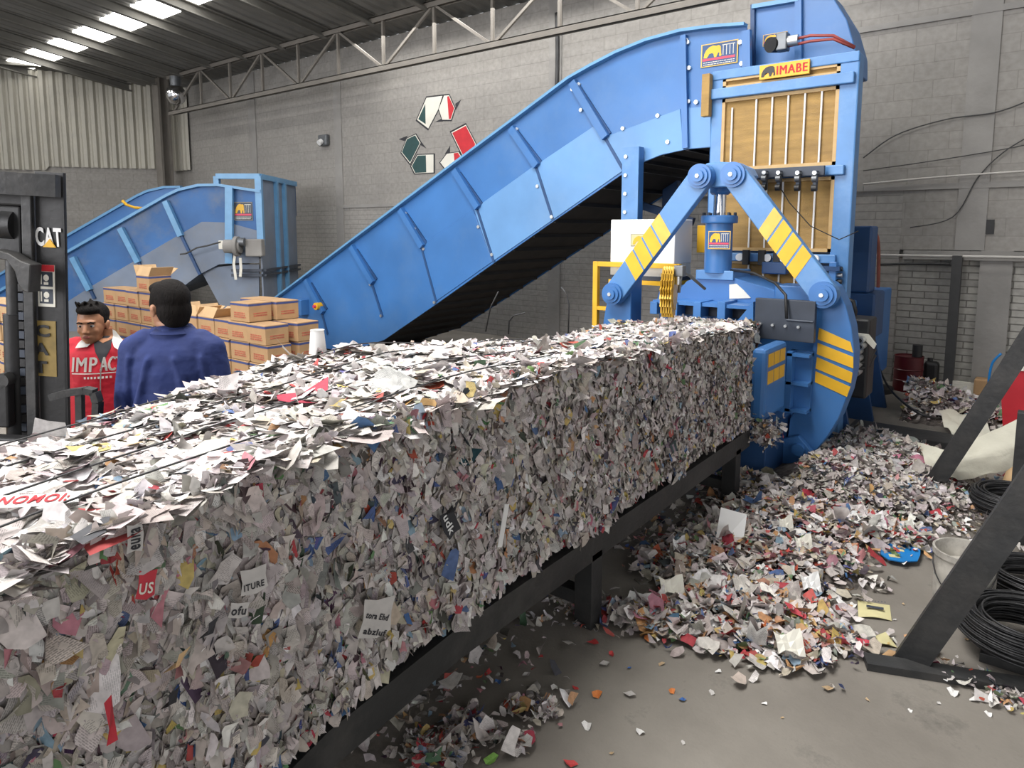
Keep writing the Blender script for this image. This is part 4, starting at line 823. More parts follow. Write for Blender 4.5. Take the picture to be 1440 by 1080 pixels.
# ------------------------------------------------------------------ people
from mathutils.bvhtree import BVHTree
def organic(name, blobs, voxel, m, parent, xf, smooth=2, disp=0):
    mb = MB()
    for b in blobs:
        if b[0] == 'e': mb.ell(b[1], b[2], m, 36 if max(b[2]) > .045 else 16, b[3] if len(b) > 3 else None)
        else:
            p0, r0, p1, r1 = Vector(b[1]), b[2], Vector(b[3]), b[4]; n = max(2, int((p1-p0).length/(min(r0, r1)*.45))+1)
            for i in range(n+1):
                t = i/n; r = r0+(r1-r0)*t; mb.ell(p0.lerp(p1, t), (r, r*(b[5] if len(b) > 5 else 1), r), m, 12)
    me = bpy.data.meshes.new('t'); me.from_pydata([tuple(v) for v in mb.v], [], mb.f); o = bpy.data.objects.new('t', me); C.objects.link(o)
    r = o.modifiers.new('r', 'REMESH'); r.mode = 'VOXEL'; r.voxel_size = voxel; r.use_smooth_shade = True
    s = o.modifiers.new('s', 'SMOOTH'); s.iterations = smooth; s.factor = .5
    if disp:
        tx_ = bpy.data.textures.new('n', 'CLOUDS'); tx_.noise_scale = .09; d = o.modifiers.new('d', 'DISPLACE'); d.texture = tx_; d.strength = disp; d.mid_level = .5
    bpy.context.view_layer.update(); out = bpy.data.meshes.new_from_object(o.evaluated_get(bpy.context.evaluated_depsgraph_get())); bpy.data.objects.remove(o)
    out.name = name; out.materials.clear(); out.materials.append(MATS[m])
    for p in out.polygons: p.use_smooth = True; p.material_index = 0
    bv = BVHTree.FromPolygons([v.co.copy() for v in out.vertices], [list(p.vertices) for p in out.polygons])
    out.transform(xf); link_mesh(name, out, parent); return bv
def drape(mbx, polys, bv, off, m, frm=-1):
    """lay flat (x,z) polygons on a body surface seen from the front (frm=-1) or back"""
    bm = bmesh.new()
    for poly in polys: bm.faces.new([bm.verts.new((x, 0, z)) for x, z in poly])
    bmesh.ops.triangulate(bm, faces=bm.faces[:])
    for _ in range(4):
        long_ = [e for e in bm.edges if e.calc_length() > .018]
        if not long_: break
        bmesh.ops.subdivide_edges(bm, edges=long_, cuts=1); bmesh.ops.triangulate(bm, faces=bm.faces[:])
    vs = []
    for v in bm.verts:
        h = bv.ray_cast(Vector((v.co.x, frm*1.0, v.co.z)), Vector((0, -frm, 0))); vs.append(Vector((v.co.x, (h[0].y if h[0] else 0)+frm*off, v.co.z)))
    bm.verts.index_update(); mbx.add(vs, [[v.index for v in f.verts] for f in bm.faces], m, True); bm.free()
def hand(c, s, dirn=(0, 0, -1), curl=.5):
    """palm, four fingers of unequal length bent at the knuckle, thumb from the side"""
    c = Vector(c); B = [('e', c+Vector((0, 0, -.045)), (.02, .042, .05))]
    for k, (L, dy) in enumerate(((.062, -.032), (.072, -.011), (.067, .01), (.052, .031))):
        a = c+Vector((0, dy, -.085)); b = a+Vector((-s*.01, 0, -L*.5)); d = b+Vector((-s*L*.4, 0, -L*.35))
        B += [('c', a, .0092, b, .0085), ('c', b, .0085, d, .0072)]
    a = c+Vector((-s*.005, -.035, -.03)); b = a+Vector((-s*.012, -.028, -.035)); B += [('c', a, .013, b, .0105), ('c', b, .0105, b+Vector((-s*.008, -.004, -.03)), .009)]
    return B
def head_blobs(hc, face, sc=1.):
    """head around hc; face = rotation turning -Y (front) to where the head looks"""
    R = face; g = lambda x, y, z: Vector(hc)+R@Vector((x*sc, y*sc, z*sc)); e = lambda x, y, z, a, b, c: ('e', g(x, y, z), (a*sc, b*sc, c*sc), R)
    B = [e(0, .012, .03, .075, .092, .088), e(0, -.02, -.01, .066, .07, .085), e(0, -.03, -.055, .052, .055, .055), e(0, -.058, -.088, .024, .022, .022), e(0, -.01, -.07, .055, .05, .035),
         e(.036, -.058, -.022, .022, .02, .022), e(-.036, -.058, -.022, .022, .02, .022), e(0, -.07, .03, .052, .02, .012),
         ('c', g(0, -.082, .012), .008*sc, g(0, -.102, -.026), .0125*sc), e(.012, -.09, -.03, .009, .01, .008), e(-.012, -.09, -.03, .009, .01, .008),
         e(0, -.083, -.053, .022, .009, .006), e(0, -.082, -.063, .019, .009, .007)]
    for s in (-1, 1): B += [e(s*.077, .012, -.008, .008, .018, .03), e(s*.083, .018, .006, .007, .016, .017)]
    return B, g
def face_parts(par, g, R, xf, sc, brow='hair'):
    for s in (-1, 1):
        mb = MB(xf); mb.ell(g(s*.03, -.0745, .006), (.0135*sc, .010*sc, .0085*sc), 'eye_white', 12, R); mb.ell(g(s*.03, -.0835, .006), (.0062*sc, .003*sc, .0064*sc), 'black', 10, R); mb.build('eye', par)
        MB(xf).tube([g(s*.014, -.088, .022), g(s*.03, -.0895, .029), g(s*.046, -.080, .023)], .0042*sc, brow).build('eyebrow', par)
    MB(xf).ell(g(0, -.0905, -.058), (.022*sc, .004*sc, .0085*sc), 'lips', 12, R).build('mouth', par)
def legs(hx=.1, h0=.9):
    B = []
    for s in (-1, 1): B += [('c', (s*hx, 0, h0), .1, (s*(hx+.01), 0, .5), .068), ('c', (s*(hx+.01), 0, .5), .066, (s*(hx+.015), 0, .1), .042), ('c', (s*(hx+.015), .02, .05), .04, (s*(hx+.02), -.16, .035), .034)]
    return B
# man in blue, back to the camera, head turned left
DMn = 3.25; mx_ = vx(241, 460, DMn)[0]
XM = XV @ Matrix.Translation((mx_, DMn, 0))
man = thing('person', 'man with short black hair in a blue work jacket, seen from behind, head turned left', 'person', XM.translation, yaw)
Rm = Matrix.Rotation(math.radians(-128), 3, 'Z')            # -Y turned to look away and to the left
B, g = head_blobs((-.022, .03, 1.585), Rm, 1.06)
body = B+[('c', (-.01, .03, 1.53), .058, (0, .02, 1.42), .068), ('e', (0, 0, 1.3), (.17, .1, .16)), ('e', (0, 0, 1.05), (.15, .1, .2)), ('e', (0, 0, .92), (.16, .11, .12))]
def arms(sh, el, wr, r=(.055, .042, .03)):
    out = []
    for s, a, b, c in ((-1, sh[0], el[0], wr[0]), (1, sh[1], el[1], wr[1])): out += [('c', a, r[0], b, r[1]), ('c', b, r[1], c, r[2])]+hand(c, s)
    return out
shm = [(-.175, 0, 1.385), (.175, 0, 1.385)]; elm = [(-.235, .0, 1.12), (.235, -.01, 1.13)]; wrm = [(-.24, .1, .88), (.25, .1, .9)]
body += arms(shm, elm, wrm)+legs()
organic('body', body, .0055, 'skin', man, XM, 2)
face_parts(man, g, Rm, XM, 1.06)
e = lambda c, r: ('e', g(*c), tuple(q*1.06 for q in r), Rm)
organic('hair', [e((0, .024, .048), (.081, .094, .086)), e((0, .05, -.005), (.075, .066, .08)), e((0, .062, -.045), (.06, .045, .045)), e((.062, .0, .02), (.02, .03, .045)), e((-.062, .0, .02), (.02, .03, .045)), e((0, -.03, .088), (.066, .05, .034))], .005, 'hair', man, XM, 6, .004)
def loft(rows):
    out = []; zs = [r[0] for r in rows]
    for z in np.arange(min(zs), max(zs), .02): out.append(('e', (0, float(np.interp(z, zs, [r[3] for r in rows])), float(z)), (float(np.interp(z, zs, [r[1] for r in rows])), float(np.interp(z, zs, [r[2] for r in rows])), .045)))
    return out
jk = loft([(.85, .19, .135, 0), (1.0, .19, .135, 0), (1.15, .195, .135, 0), (1.3, .2, .13, 0), (1.38, .185, .115, 0), (1.43, .13, .085, .005), (1.46, .09, .07, .01)])+[ ('c', (-.07, .005, 1.45), .05, (.07, .005, 1.45), .05), ('e', (0, .015, 1.475), (.085, .085, .04))]
for s, a, b, c in ((-1, shm[0], elm[0], wrm[0]), (1, shm[1], elm[1], wrm[1])): jk += [('c', (s*.13, 0, 1.42), .07, a, .078), ('c', a, .078, b, .062), ('c', b, .062, Vector(b).lerp(Vector(c), .88), .045)]
for s in (-1, 1): jk += [('c', (s*.06, -.115, 1.36), .016, (s*.13, -.125, 1.12), .02), ('c', (s*.1, -.12, 1.2), .014, (s*.05, -.128, .98), .02), ('c', (s*.17, -.075, 1.36), .018, (s*.19, -.06, 1.2), .022), ('c', (s*.24, -.05, 1.2), .016, (s*.2, -.06, 1.08), .014)]
jb = organic('work_jacket', jk, .008, 'jacket_blue', man, XM, 9, .01)
mb = MB(XM); ring = [(.078*math.cos(t), .02+.078*math.sin(t)) for t in np.linspace(0, 2*PI, 25)[:-1]]; vs = [(x, y, 1.465) for x, y in ring]+[(x*1.02, y*1.02, 1.505-.012*(y < 0)) for x, y in ring]+[(x*1.4, y*1.3-.002, 1.47) for x, y in ring]
mb.add(vs, [(i, (i+1) % 24, 24+(i+1) % 24, 24+i) for i in range(24)]+[(24+i, 24+(i+1) % 24, 48+(i+1) % 24, 48+i) for i in range(24)], 'jacket_blue', True); mb.build('collar', man)
organic('trousers', [('e', (0, 0, .9), (.18, .125, .12))]+[b if i % 3 < 2 else None for i, b in enumerate([])]+[('c', (s*.1, 0, .88), .11, (s*.11, 0, .5), .085) for s in (-1, 1)]+[('c', (s*.11, 0, .5), .085, (s*.115, 0, .1), .07) for s in (-1, 1)], .01, 'trousers', man, XM, 3)
# boy in red facing the camera
DB = 3.9; bx_ = vx(131, 460, DB)[0]
XB = XV @ Matrix.Translation((bx_, DB, 0))
boy = thing('person', 'young man in a red jacket with white collar and white lettering, facing the camera', 'person', XB.translation, yaw)
Rb = Matrix.Rotation(math.radians(8), 3, 'Z') @ Matrix.Rotation(math.radians(4), 3, 'X')
hz = 1.95-(456-325)/F*DB
B, gb = head_blobs((.008, -.02, hz), Rb, .97)
shz = hz-.13
body = B+[('c', (.005, 0, hz-.06), .05, (0, .01, shz+.03), .058), ('e', (0, 0, shz-.1), (.15, .09, .15)), ('e', (0, 0, shz-.35), (.13, .09, .2)), ('e', (0, 0, shz-.5), (.14, .1, .12))]
shb = [(-.17, 0, shz-.03), (.17, 0, shz-.03)]; elb = [(-.215, .02, shz-.3), (.215, .02, shz-.3)]; wrb = [(-.21, -.06, shz-.53), (.21, -.06, shz-.53)]
body += arms(shb, elb, wrb, (.048, .037, .027))+legs(.09, .8)
organic('body', body, .0045, 'skin_boy', boy, XB, 2)
face_parts(boy, gb, Rb, XB, .97)
e = lambda c, r: ('e', gb(*c), tuple(q*.97 for q in r), Rb)
hb = [e((0, .03, .058), (.082, .09, .078)), e((0, .055, .0), (.073, .055, .07)), e((.064, .012, .03), (.017, .03, .04)), e((-.064, .012, .03), (.017, .03, .04)), e((0, -.035, .092), (.062, .048, .032))]
for k in range(16): a = random.uniform(-.9, .9); hb.append(('c', gb(.05*a, -.02+random.uniform(-.04, .05), .1), .012, gb(.065*a, -.03+random.uniform(-.04, .06), .13+random.uniform(0, .018)), .006))
organic('hair', hb, .0045, 'hair', boy, XB, 1, .005)
jk = loft([(shz-.55, .185, .125, 0), (shz-.3, .18, .12, 0), (shz-.12, .19, .12, 0), (shz-.03, .16, .1, 0), (shz+.02, .1, .075, 0)])+[ ('c', (-.1, 0, shz), .06, (.1, 0, shz), .06), ('e', (0, .01, shz+.03), (.075, .07, .03))]
for s, a, b, c in ((-1, shb[0], elb[0], wrb[0]), (1, shb[1], elb[1], wrb[1])): jk += [('c', (s*.12, 0, shz-.01), .062, a, .07), ('c', a, .07, b, .058), ('c', b, .058, Vector(b).lerp(Vector(c), .9), .045)]
rb_ = organic('jacket', jk, .008, 'jacket_red', boy, XB, 6, .01)
q = lambda u, v: (vx(u, v, DB-.1)[0]-bx_, vx(u, v, DB-.1)[1])
mb = MB(XB); drape(mb, [[q(122, 470), q(146, 468), q(150, 490), q(143, 513), q(132, 495), q(126, 482)]], rb_, .003, 'shirt_dark'); mb.build('undershirt', boy)
mb = MB(XB); drape(mb, [[q(122, 466), q(147, 466), q(146, 480), q(138, 484), q(128, 480)]], rb_, .006, 'skin_boy'); mb.build('throat', boy)
mb = MB(XB); drape(mb, [[q(118, 464), q(123, 466), q(126, 482), q(122, 488), q(104, 490), q(110, 472)]], rb_, .016, 'collar_white'); drape(mb, [[q(146, 466), q(150, 468), q(163, 484), q(163, 493), q(156, 489), q(147, 478)]], rb_, .016, 'collar_white')
mb.build('collar', boy)
def drape_text(mbx, txt, x, z, h, fit, bv, m):
    t = MB(); text_mb(t, txt, (x, 0, z), (1, 0, 0), (0, 0, 1), h, m, 0, .0, fit=fit); fs = [f for f in t.f]
    vs = [];
    for v in t.v:
        hh = bv.ray_cast(Vector((v.x, -1, v.z)), Vector((0, 1, 0))); vs.append(Vector((v.x, (hh[0].y if hh[0] else -.1)-.006, v.z)))
    mbx.add(vs, fs, m)
mb = MB(XB); a = q(104, 522); b = q(138, 522); c_ = q(147, 522); d_ = q(164, 522); hgt = (522-502)/F*DB*.98
drape_text(mb, 'IMP', a[0], a[1], hgt, b[0]-a[0], rb_, 'collar_white'); drape_text(mb, 'ACT', c_[0]-.02, c_[1], hgt, d_[0]-c_[0]+.03, rb_, 'collar_white')
drape(mb, [[q(104, 524), q(164, 524), q(164, 525.3), q(104, 525.3)]], rb_, .006, 'collar_white')
for k in range(8): drape(mb, [[q(122+4.4*k, 529), q(124.5+4.4*k, 529), q(124.5+4.4*k, 532), q(122+4.4*k, 532)]], rb_, .006, 'collar_white')
mb.build('lettering', boy)
mb = MB(XB); drape(mb, [[q(142.3, 512), q(143.6, 512), q(143.6, 575), q(142.3, 575)]], rb_, .007, 'concrete_trim'); mb.build('zipper', boy)
organic('trousers', [('e', (0, 0, .78), (.165, .115, .12))]+[('c', (s*.09, 0, .78), .1, (s*.1, 0, .45), .078) for s in (-1, 1)]+[('c', (s*.1, 0, .45), .078, (s*.105, 0, .1), .065) for s in (-1, 1)], .01, 'trousers', boy, XB, 3)
#PART4
# ------------------------------------------------------------------ torn paper
PAL = np.array([[.54,.49,.465],[.6,.555,.53],[.45,.405,.385],[.67,.63,.61],[.78,.755,.745],[.5,.44,.36],[.42,.07,.07],[.09,.14,.3],[.14,.24,.12],[.55,.42,.15],[.07,.065,.07],[.45,.2,.23],[.5,.28,.14],[.26,.36,.46],[.28,.26,.245]])
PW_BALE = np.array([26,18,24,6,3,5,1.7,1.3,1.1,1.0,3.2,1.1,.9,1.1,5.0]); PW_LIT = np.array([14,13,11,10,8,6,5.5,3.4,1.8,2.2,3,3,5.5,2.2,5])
PW_TOP_LIT = np.array([18,24,12,20,22,3,2.0,1.2,1.0,1.0,1.5,1.1,1.0,1.0,1.5])  # whiter mix paints the light on the bale top into the paper
def flakes(name, parent, P, N, T, L, Wd, curl, crum, pw, base=None, K=8, seed=0, fold=.3):
    r = np.random.default_rng(seed); n = len(P); P = np.asarray(P, float); N = N/np.linalg.norm(N, axis=1)[:, None]
    T = T-N*(T*N).sum(1)[:, None]; T /= np.linalg.norm(T, axis=1)[:, None]+1e-9; B = np.cross(N, T)
    ang = (np.arange(K)/K*2*PI)[None]+r.uniform(-.28, .28, (n, K)); rad = np.minimum(1/np.maximum(np.abs(np.cos(ang)), np.abs(np.sin(ang))), 1.36)*r.uniform(.62, 1.05, (n, K))
    a = np.cos(ang)*rad*L[:, None]/2; b = np.sin(ang)*rad*Wd[:, None]/2
    cv_ = (curl*r.normal(0, 1, n))[:, None]*(a/L[:, None])**2*L[:, None]*4; tw = r.normal(0, crum, (n, 1))*a*b/(L*Wd)[:, None]*4*L[:, None]
    c = cv_+tw+r.normal(0, crum, (n, K))*L[:, None]*.35
    fa = r.uniform(0, PI, (n, 1)); c = c+r.normal(0, fold, (n, 1))*np.abs(a*np.cos(fa)+b*np.sin(fa))
    rim = P[:, None]+a[..., None]*T[:, None]+b[..., None]*B[:, None]+c[..., None]*N[:, None]
    cen = P+N*(r.normal(0, crum, n)*L*.15)[:, None]; V = np.concatenate([cen[:, None], rim], 1).reshape(-1, 3)
    idx = (np.arange(n)*(K+1))[:, None]; k = np.arange(K)[None]; Fc = np.stack([np.broadcast_to(idx, (n, K)), idx+1+k, idx+1+(k+1) % K], -1).reshape(-1, 3)
    ci = r.choice(len(PAL), n, p=pw/pw.sum()); col = np.clip(PAL[ci]*r.uniform(.82, 1.12, (n, 1))+r.normal(0, .015, (n, 3)), .01, .85)
    pr = np.where(ci < 4, r.uniform(0, 1, n)**.7*.9, np.where(r.random(n) < .4, .5, 0)); pr[r.random(n) < .2] = 0
    uv = np.zeros((n, K+1, 3)); ro = r.uniform(0, 2*PI, n)*0+r.choice([0, PI/2, .3, 1.2], n); off = r.uniform(0, 40, (n, 2)); ca, sa = np.cos(ro)[:, None], np.sin(ro)[:, None]
    aa = np.concatenate([np.zeros((n, 1)), a], 1); bb = np.concatenate([np.zeros((n, 1)), b], 1)
    uv[..., 0] = aa*ca-bb*sa+off[:, :1]; uv[..., 1] = aa*sa+bb*ca+off[:, 1:]; uv[..., 2] = pr[:, None]
    col = np.repeat(col[:, None], K+1, 1).reshape(-1, 3); uv = uv.reshape(-1, 3); mi = np.zeros(len(Fc), int)
    if base is not None:
        bv, bf = base; bv = np.asarray(bv); bf = np.asarray(bf); o_ = len(V); V = np.concatenate([V, bv]); Fc = np.concatenate([Fc, bf+o_]); mi = np.concatenate([mi, np.ones(len(bf), int)])
        col = np.concatenate([col, np.full((len(bv), 3), .3)]); uv = np.concatenate([uv, np.zeros((len(bv), 3))])
    me = bpy.data.meshes.new(name); me.vertices.add(len(V)); me.vertices.foreach_set('co', V.ravel()); me.loops.add(len(Fc)*3); me.loops.foreach_set('vertex_index', Fc.ravel().astype(np.int32)); me.polygons.add(len(Fc)); me.polygons.foreach_set('loop_start', np.arange(0, len(Fc)*3, 3, dtype=np.int32))
    me.materials.append(MATS['paper']); me.materials.append(MATS['bale_core']); me.polygons.foreach_set('material_index', mi.astype(np.int32)); me.update(calc_edges=True)
    at = me.attributes.new('pcol', 'FLOAT_COLOR', 'POINT'); at.data.foreach_set('color', np.concatenate([col, np.ones((len(col), 1))], 1).ravel())
    at = me.attributes.new('puv', 'FLOAT_VECTOR', 'POINT'); at.data.foreach_set('vector', uv.ravel())
    me.update(); return link_mesh(name, me, parent)
# ------------------------------------------------------------------ the bale
BX0, BX1 = -2.64, -1.63; BY0, BY1 = -.6, 4.9
yk = [-.6, .36, .72, 1.15, 1.64, 2.5, 3.35, 4.3, 5.0]; zk = [1.26, 1.275, 1.31, 1.352, 1.365, 1.375, 1.365, 1.325, 1.30]
bk = [-.6, .9, 1.05, 1.2, 1.8, 2.84, 5.0]; bz = [.36, .37, .39, .43, .485, .49, .51]
ztop = lambda y: np.interp(y, yk, zk)-.028
fall = lambda x, y: np.clip(BX1-x, 0, 2)*np.interp(y, [.4, 1.0, 1.6, 2.1, 2.7, 3.5, 5.0], [.03, .04, -.01, -.05, .03, .11, .06])
zbot = lambda y: np.interp(y, bk, bz)
def lump(y, z, s=0): return .022*np.sin(7*y+2.1*z+s)+.018*np.sin(13*y-5*z+s*2)+.014*np.sin(23*y+9*z)
bale = thing('paper_bale', 'long compressed bale of torn newspaper and magazine scraps lying on the black stand', 'bale', (-2.2, 2.2, .5))
mb = MB(); ys = np.linspace(BY0, BY1, 60); vs = []
for y in ys:
    t, b = float(ztop(y)), float(zbot(y)); vs += [(BX1-.08, y, b), (BX1-.08, y, (t+b)/2), (BX1-.09, y, t-.04), (BX1-.12, y, t-.015), ((BX0+BX1)/2, y, t-.012-float(fall((BX0+BX1)/2, y))), (BX0+.1, y, t-.02-float(fall(BX0, y))), (BX0+.03, y, t-.06-float(fall(BX0, y))), (BX0+.03, y, b)]
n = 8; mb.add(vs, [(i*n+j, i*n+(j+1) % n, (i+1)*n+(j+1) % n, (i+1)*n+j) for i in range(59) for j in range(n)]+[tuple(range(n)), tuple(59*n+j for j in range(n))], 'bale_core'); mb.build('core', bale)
def sel(n, f): return rng.uniform(0, 1, n)
# right side, seen from the camera
n = 56000; y = BY0+(BY1-BY0)*rng.uniform(0, 1, n); zz = zbot(y)+(ztop(y)-zbot(y))*rng.uniform(.045, 1, n)
near = np.clip(1.15-.13*y, .55, 1.15)
P = np.stack([BX1-.02+lump(y, zz)*.8+rng.normal(0, .012, n), y, zz], 1)
N = np.stack([np.ones(n), rng.normal(0, .6, n), rng.normal(.12, .32, n)], 1)
T = np.stack([rng.normal(0, .3, n), rng.normal(0, .42, n), np.ones(n)*rng.choice([-1, 1], n)], 1)
L = np.minimum(rng.lognormal(math.log(.052), .4, n)*np.where(rng.random(n) < .1, 1.6, 1), .13)*near; Wd = L*rng.uniform(.3, .7, n)
o = flakes('torn_paper', bale, P, N, T, L, Wd, .1, .07, PW_BALE, seed=1, fold=.4); o['kind'] = 'stuff'; o['label'] = 'crumpled newspaper scraps on the shaded side'
# top
n = 30000; y = BY0+(BY1-BY0)*rng.uniform(0, 1, n); x = rng.uniform(BX0, BX1+.015, n); 
hz_ = ztop(y)-fall(x, y)+.012*np.sin(9*x+4*y)+.01*np.sin(17*y-6*x)
P = np.stack([x, y, hz_+rng.normal(0, .008, n)], 1); tilt = np.where(rng.random(n) < .07, .6, .15)
N = np.stack([rng.normal(0, 1, n)*tilt, rng.normal(0, 1, n)*tilt, np.ones(n)], 1); T = np.stack([rng.normal(0, 1, n), rng.normal(0, 1, n), np.zeros(n)], 1)
L = rng.lognormal(math.log(.07), .42, n)*np.clip(1.15-.1*y, .7, 1.15); Wd = L*rng.uniform(.35, .8, n)
o = flakes('torn_paper', bale, P, N, T, L, Wd, .06, .035, PW_TOP_LIT, seed=2, fold=.12); o['kind'] = 'stuff'; o['label'] = 'flatter newspaper scraps on the sunlit top, light painted into their whiter colours'
# left side and both ends
n = 9000; y = BY0+(BY1-BY0)*rng.uniform(0, 1, n); zz = zbot(y)+(ztop(y)-fall(BX0, y)-.02-zbot(y))*rng.uniform(0, 1, n); P = np.stack([BX0+.01+rng.normal(0, .012, n), y, zz], 1)
e_ = 2600; xe = rng.uniform(BX0, BX1, e_); ze = .52+(ztop(4.9)-.03-fall(xe, 4.9)-.52)*rng.uniform(0, 1, e_); ye = np.full(e_, BY1)+rng.normal(0, .012, e_)
P = np.concatenate([P, np.stack([xe, ye, ze], 1)]); N = np.concatenate([np.stack([-np.ones(n), rng.normal(0, .6, n), rng.normal(0, .4, n)], 1), np.stack([rng.normal(0, .5, e_), rng.choice([-1, 1], e_), rng.normal(0, .4, e_)], 1)])
T = np.stack([rng.normal(0, .3, n+e_), rng.normal(0, .5, n+e_), np.ones(n+e_)], 1); L = rng.lognormal(math.log(.065), .35, n+e_)
o = flakes('torn_paper', bale, P, N, T, L, L*rng.uniform(.4, .8, n+e_), .15, .12, PW_BALE, seed=3); o['kind'] = 'stuff'; o['label'] = 'newspaper scraps on the far side and end'
# scraps sticking up along the top edges
n = 900; y = BY0+(BY1-BY0)*rng.uniform(0, 1, n); x = np.where(rng.random(n) < .35, BX1-rng.uniform(0, .06, n), rng.uniform(BX0, BX1, n)); P = np.stack([x, y, ztop(y)-fall(x, y)+rng.uniform(.005, .03, n)], 1)
L = rng.lognormal(math.log(.05), .3, n); N = rng.normal(0, 1, (n, 3)); N[:, 2] *= .5
o = flakes('loose_scraps', bale, P, N, rng.normal(0, 1, (n, 3)), L, L*.55, .3, .2, PW_TOP_LIT, seed=4); o['kind'] = 'stuff'
# bulge of paper under the jaw block
c = np.array([-1.58, 5.1, .47]); n = 420; P = c+rng.normal(0, 1, (n, 3))*np.array([.05, .06, .05]); L = rng.lognormal(math.log(.045), .3, n)
o = flakes('paper_bulge', bale, P, rng.normal(0, 1, (n, 3)), rng.normal(0, 1, (n, 3)), L, L*.5, .3, .2, PW_BALE, seed=5); o['kind'] = 'stuff'
# the part of the bale still inside the press
MB().box((BX0+.1, BY1-.1, .52), (BX1-.2, 5.66, 1.2), 'bale_core').build('core', bale)
n = 2600; q_ = rng.random(n) < .5; y = rng.uniform(BY1, 5.66, n); P = np.stack([np.where(q_, BX1-.2, rng.uniform(BX0+.1, BX1-.2, n)), y, np.where(q_, rng.uniform(.55, 1.2, n), 1.2)], 1); N = np.where(q_[:, None], np.array([1., 0, 0]), np.array([0, 0, 1.]))+rng.normal(0, .35, (n, 3)); L = rng.lognormal(math.log(.05), .35, n)
o = flakes('torn_paper', bale, P, N, rng.normal(0, 1, (n, 3)), L, L*.6, .15, .1, PW_BALE, seed=6); o['kind'] = 'stuff'
# baling wires
for x in (-2.55, -2.3, -2.05, -1.82):
    pts = [(x+.01*math.sin(y*3+x*9), y, float(ztop(y)-fall(x, y))+.032+.006*math.sin(y*5+x)) for y in np.linspace(-.5, 3.4, 30)]; MB().tube(pts, .0032, 'wire', 5).build('baling_wire', bale)
# bits of print that can be read
def printed(pt, nrm, up, w, h, txt, bg, ink, fs=.5, sl=0):
    pt, nrm, up = Vector(pt), Vector(nrm).normalized(), Vector(up).normalized(); ux = up.cross(nrm).normalized(); mb = MB()
    poly = [(-.5, -.45), (.1, -.55), (.52, -.4), (.45, .1), (.5, .5), (-.1, .45), (-.48, .52), (-.42, 0)]
    mb.add([pt+ux*a*w+up*b*h for a, b in poly]+[pt+ux*a*w+up*b*h-nrm*.001 for a, b in poly], [tuple(range(8)), tuple(range(8, 16))], bg)
    ls = txt.split('|'); 
    for i, t_ in enumerate(ls): hh = h*fs/len(ls); text_mb(mb, t_, pt-ux*w*.38+up*(h*(.5-(i+1)/len(ls))*.8+h*.08/len(ls))+nrm*.002, ux+up*sl, up-ux*sl, hh, ink, .001, .02, fit=w*.75)
    o = mb.build('printed_scrap', bale); return o
bx = BX1+.055
def side(u, v): p = onx(u, v, bx); return p
mat('newsprint', (.5, .48, .46), .7, 0, .08, 30); mat('magazine_red', (.5, .03, .05), .5, 0, .1, 30)
printed(side(190, 757), (1, -.15, .1), (0, -1, .1), .065, .035, 'eura', 'newsprint', 'shirt_dark', .6)
printed(side(357, 816), (1, -.2, .1), (0, 0, 1), .07, .07, 'ITURE', 'newsprint', 'shirt_dark', .25)
printed(side(336, 858), (1, -.2, .1), (0, .3, 1), .05, .038, 'ofu', 'newsprint', 'shirt_dark', .6)
printed(side(530, 868), (1, -.1, .1), (0, .25, 1), .12, .12, 'tora Ehd|abzluf', 'newsprint', 'shirt_dark', .32, -.25)
printed(side(633, 735), (1, -.1, .1), (0, .9, .3), .1, .07, 'udk', 'shirt_dark', 'white', .4)
printed(side(206, 822), (1, -.1, .1), (0, .2, 1), .04, .065, 'US', 'magazine_red', 'cream', .4)
p = side(704, 735); mb = MB(); mb.bar(side(700, 768)+Vector((.01, 0, 0)), side(710, 708)+Vector((.01, 0, 0)), .028, .002, 'white', up=(1, 0, 0)); mb.build('white_card_strip', bale)
p = onz(50, 708, 1.29); printed((p.x, p.y, 1.3), (.05, 0, 1), (-.8, .6, 0), .2, .085, 'NOMOI:', 'white', 'red', .62)
for (u, v, m_, a) in ((290, 880, 'shirt_dark', .2), (236, 978, 'shirt_dark', .1), (633, 712, 'shirt_dark', .2), (150, 1010, 'magazine_red', -.1), (245, 925, 'cardboard_light', .5)):
    p = side(u, v); mb = MB(); L_ = .13 if m_ == 'magazine_red' else .05; w_ = .022 if m_ == 'magazine_red' else .035
    mb.add([p+Vector((.0+.008*i, a*t_*L_+s_*w_/2, t_*L_)) for i, (s_, t_) in enumerate(((-1, -.5), (1, -.45), (.9, .1), (1, .5), (-.8, .45), (-1, 0)))], [(0, 1, 2, 5), (5, 2, 3, 4)], m_); mb.build('magazine_scrap', bale)
# ------------------------------------------------------------------ the stand under the bale
sd2 = thing('bale_stand', 'black steel stand with square legs carrying the long paper bale', 'stand', (-2.2, 2.6, 0))
for x in (BX1-.06, BX0+.05):
    mb = MB(); vs = []
    Y_ = [-.6, .9, 1.05, 1.2, 1.8, 2.84, 4.98]; 
    for y in Y_: z = float(zbot(y)); vs += [(x-.05, y, z-.135), (x+.05, y, z-.135), (x+.05, y, z-.005), (x-.05, y, z-.005)]
    k = len(Y_); mb.add(vs, [(i*4+j, i*4+(j+1) % 4, (i+1)*4+(j+1) % 4, (i+1)*4+j) for i in range(k-1) for j in range(4)]+[(3, 2, 1, 0), tuple((k-1)*4+j for j in range(4))], 'black_steel'); mb.build('long_beam', sd2)
for y in (-.2, .85, 2.8, 4.75):
    for x in (BX1-.06, BX0+.05): MB().box((x-.05, y-.05, 0), (x+.05, y+.05, float(zbot(y))-.1), 'black_steel', .004).build('leg', sd2)
    MB().box((BX0, y-.04, .1), (BX1-.02, y+.04, .17), 'black_steel', .004).build('cross_beam', sd2)
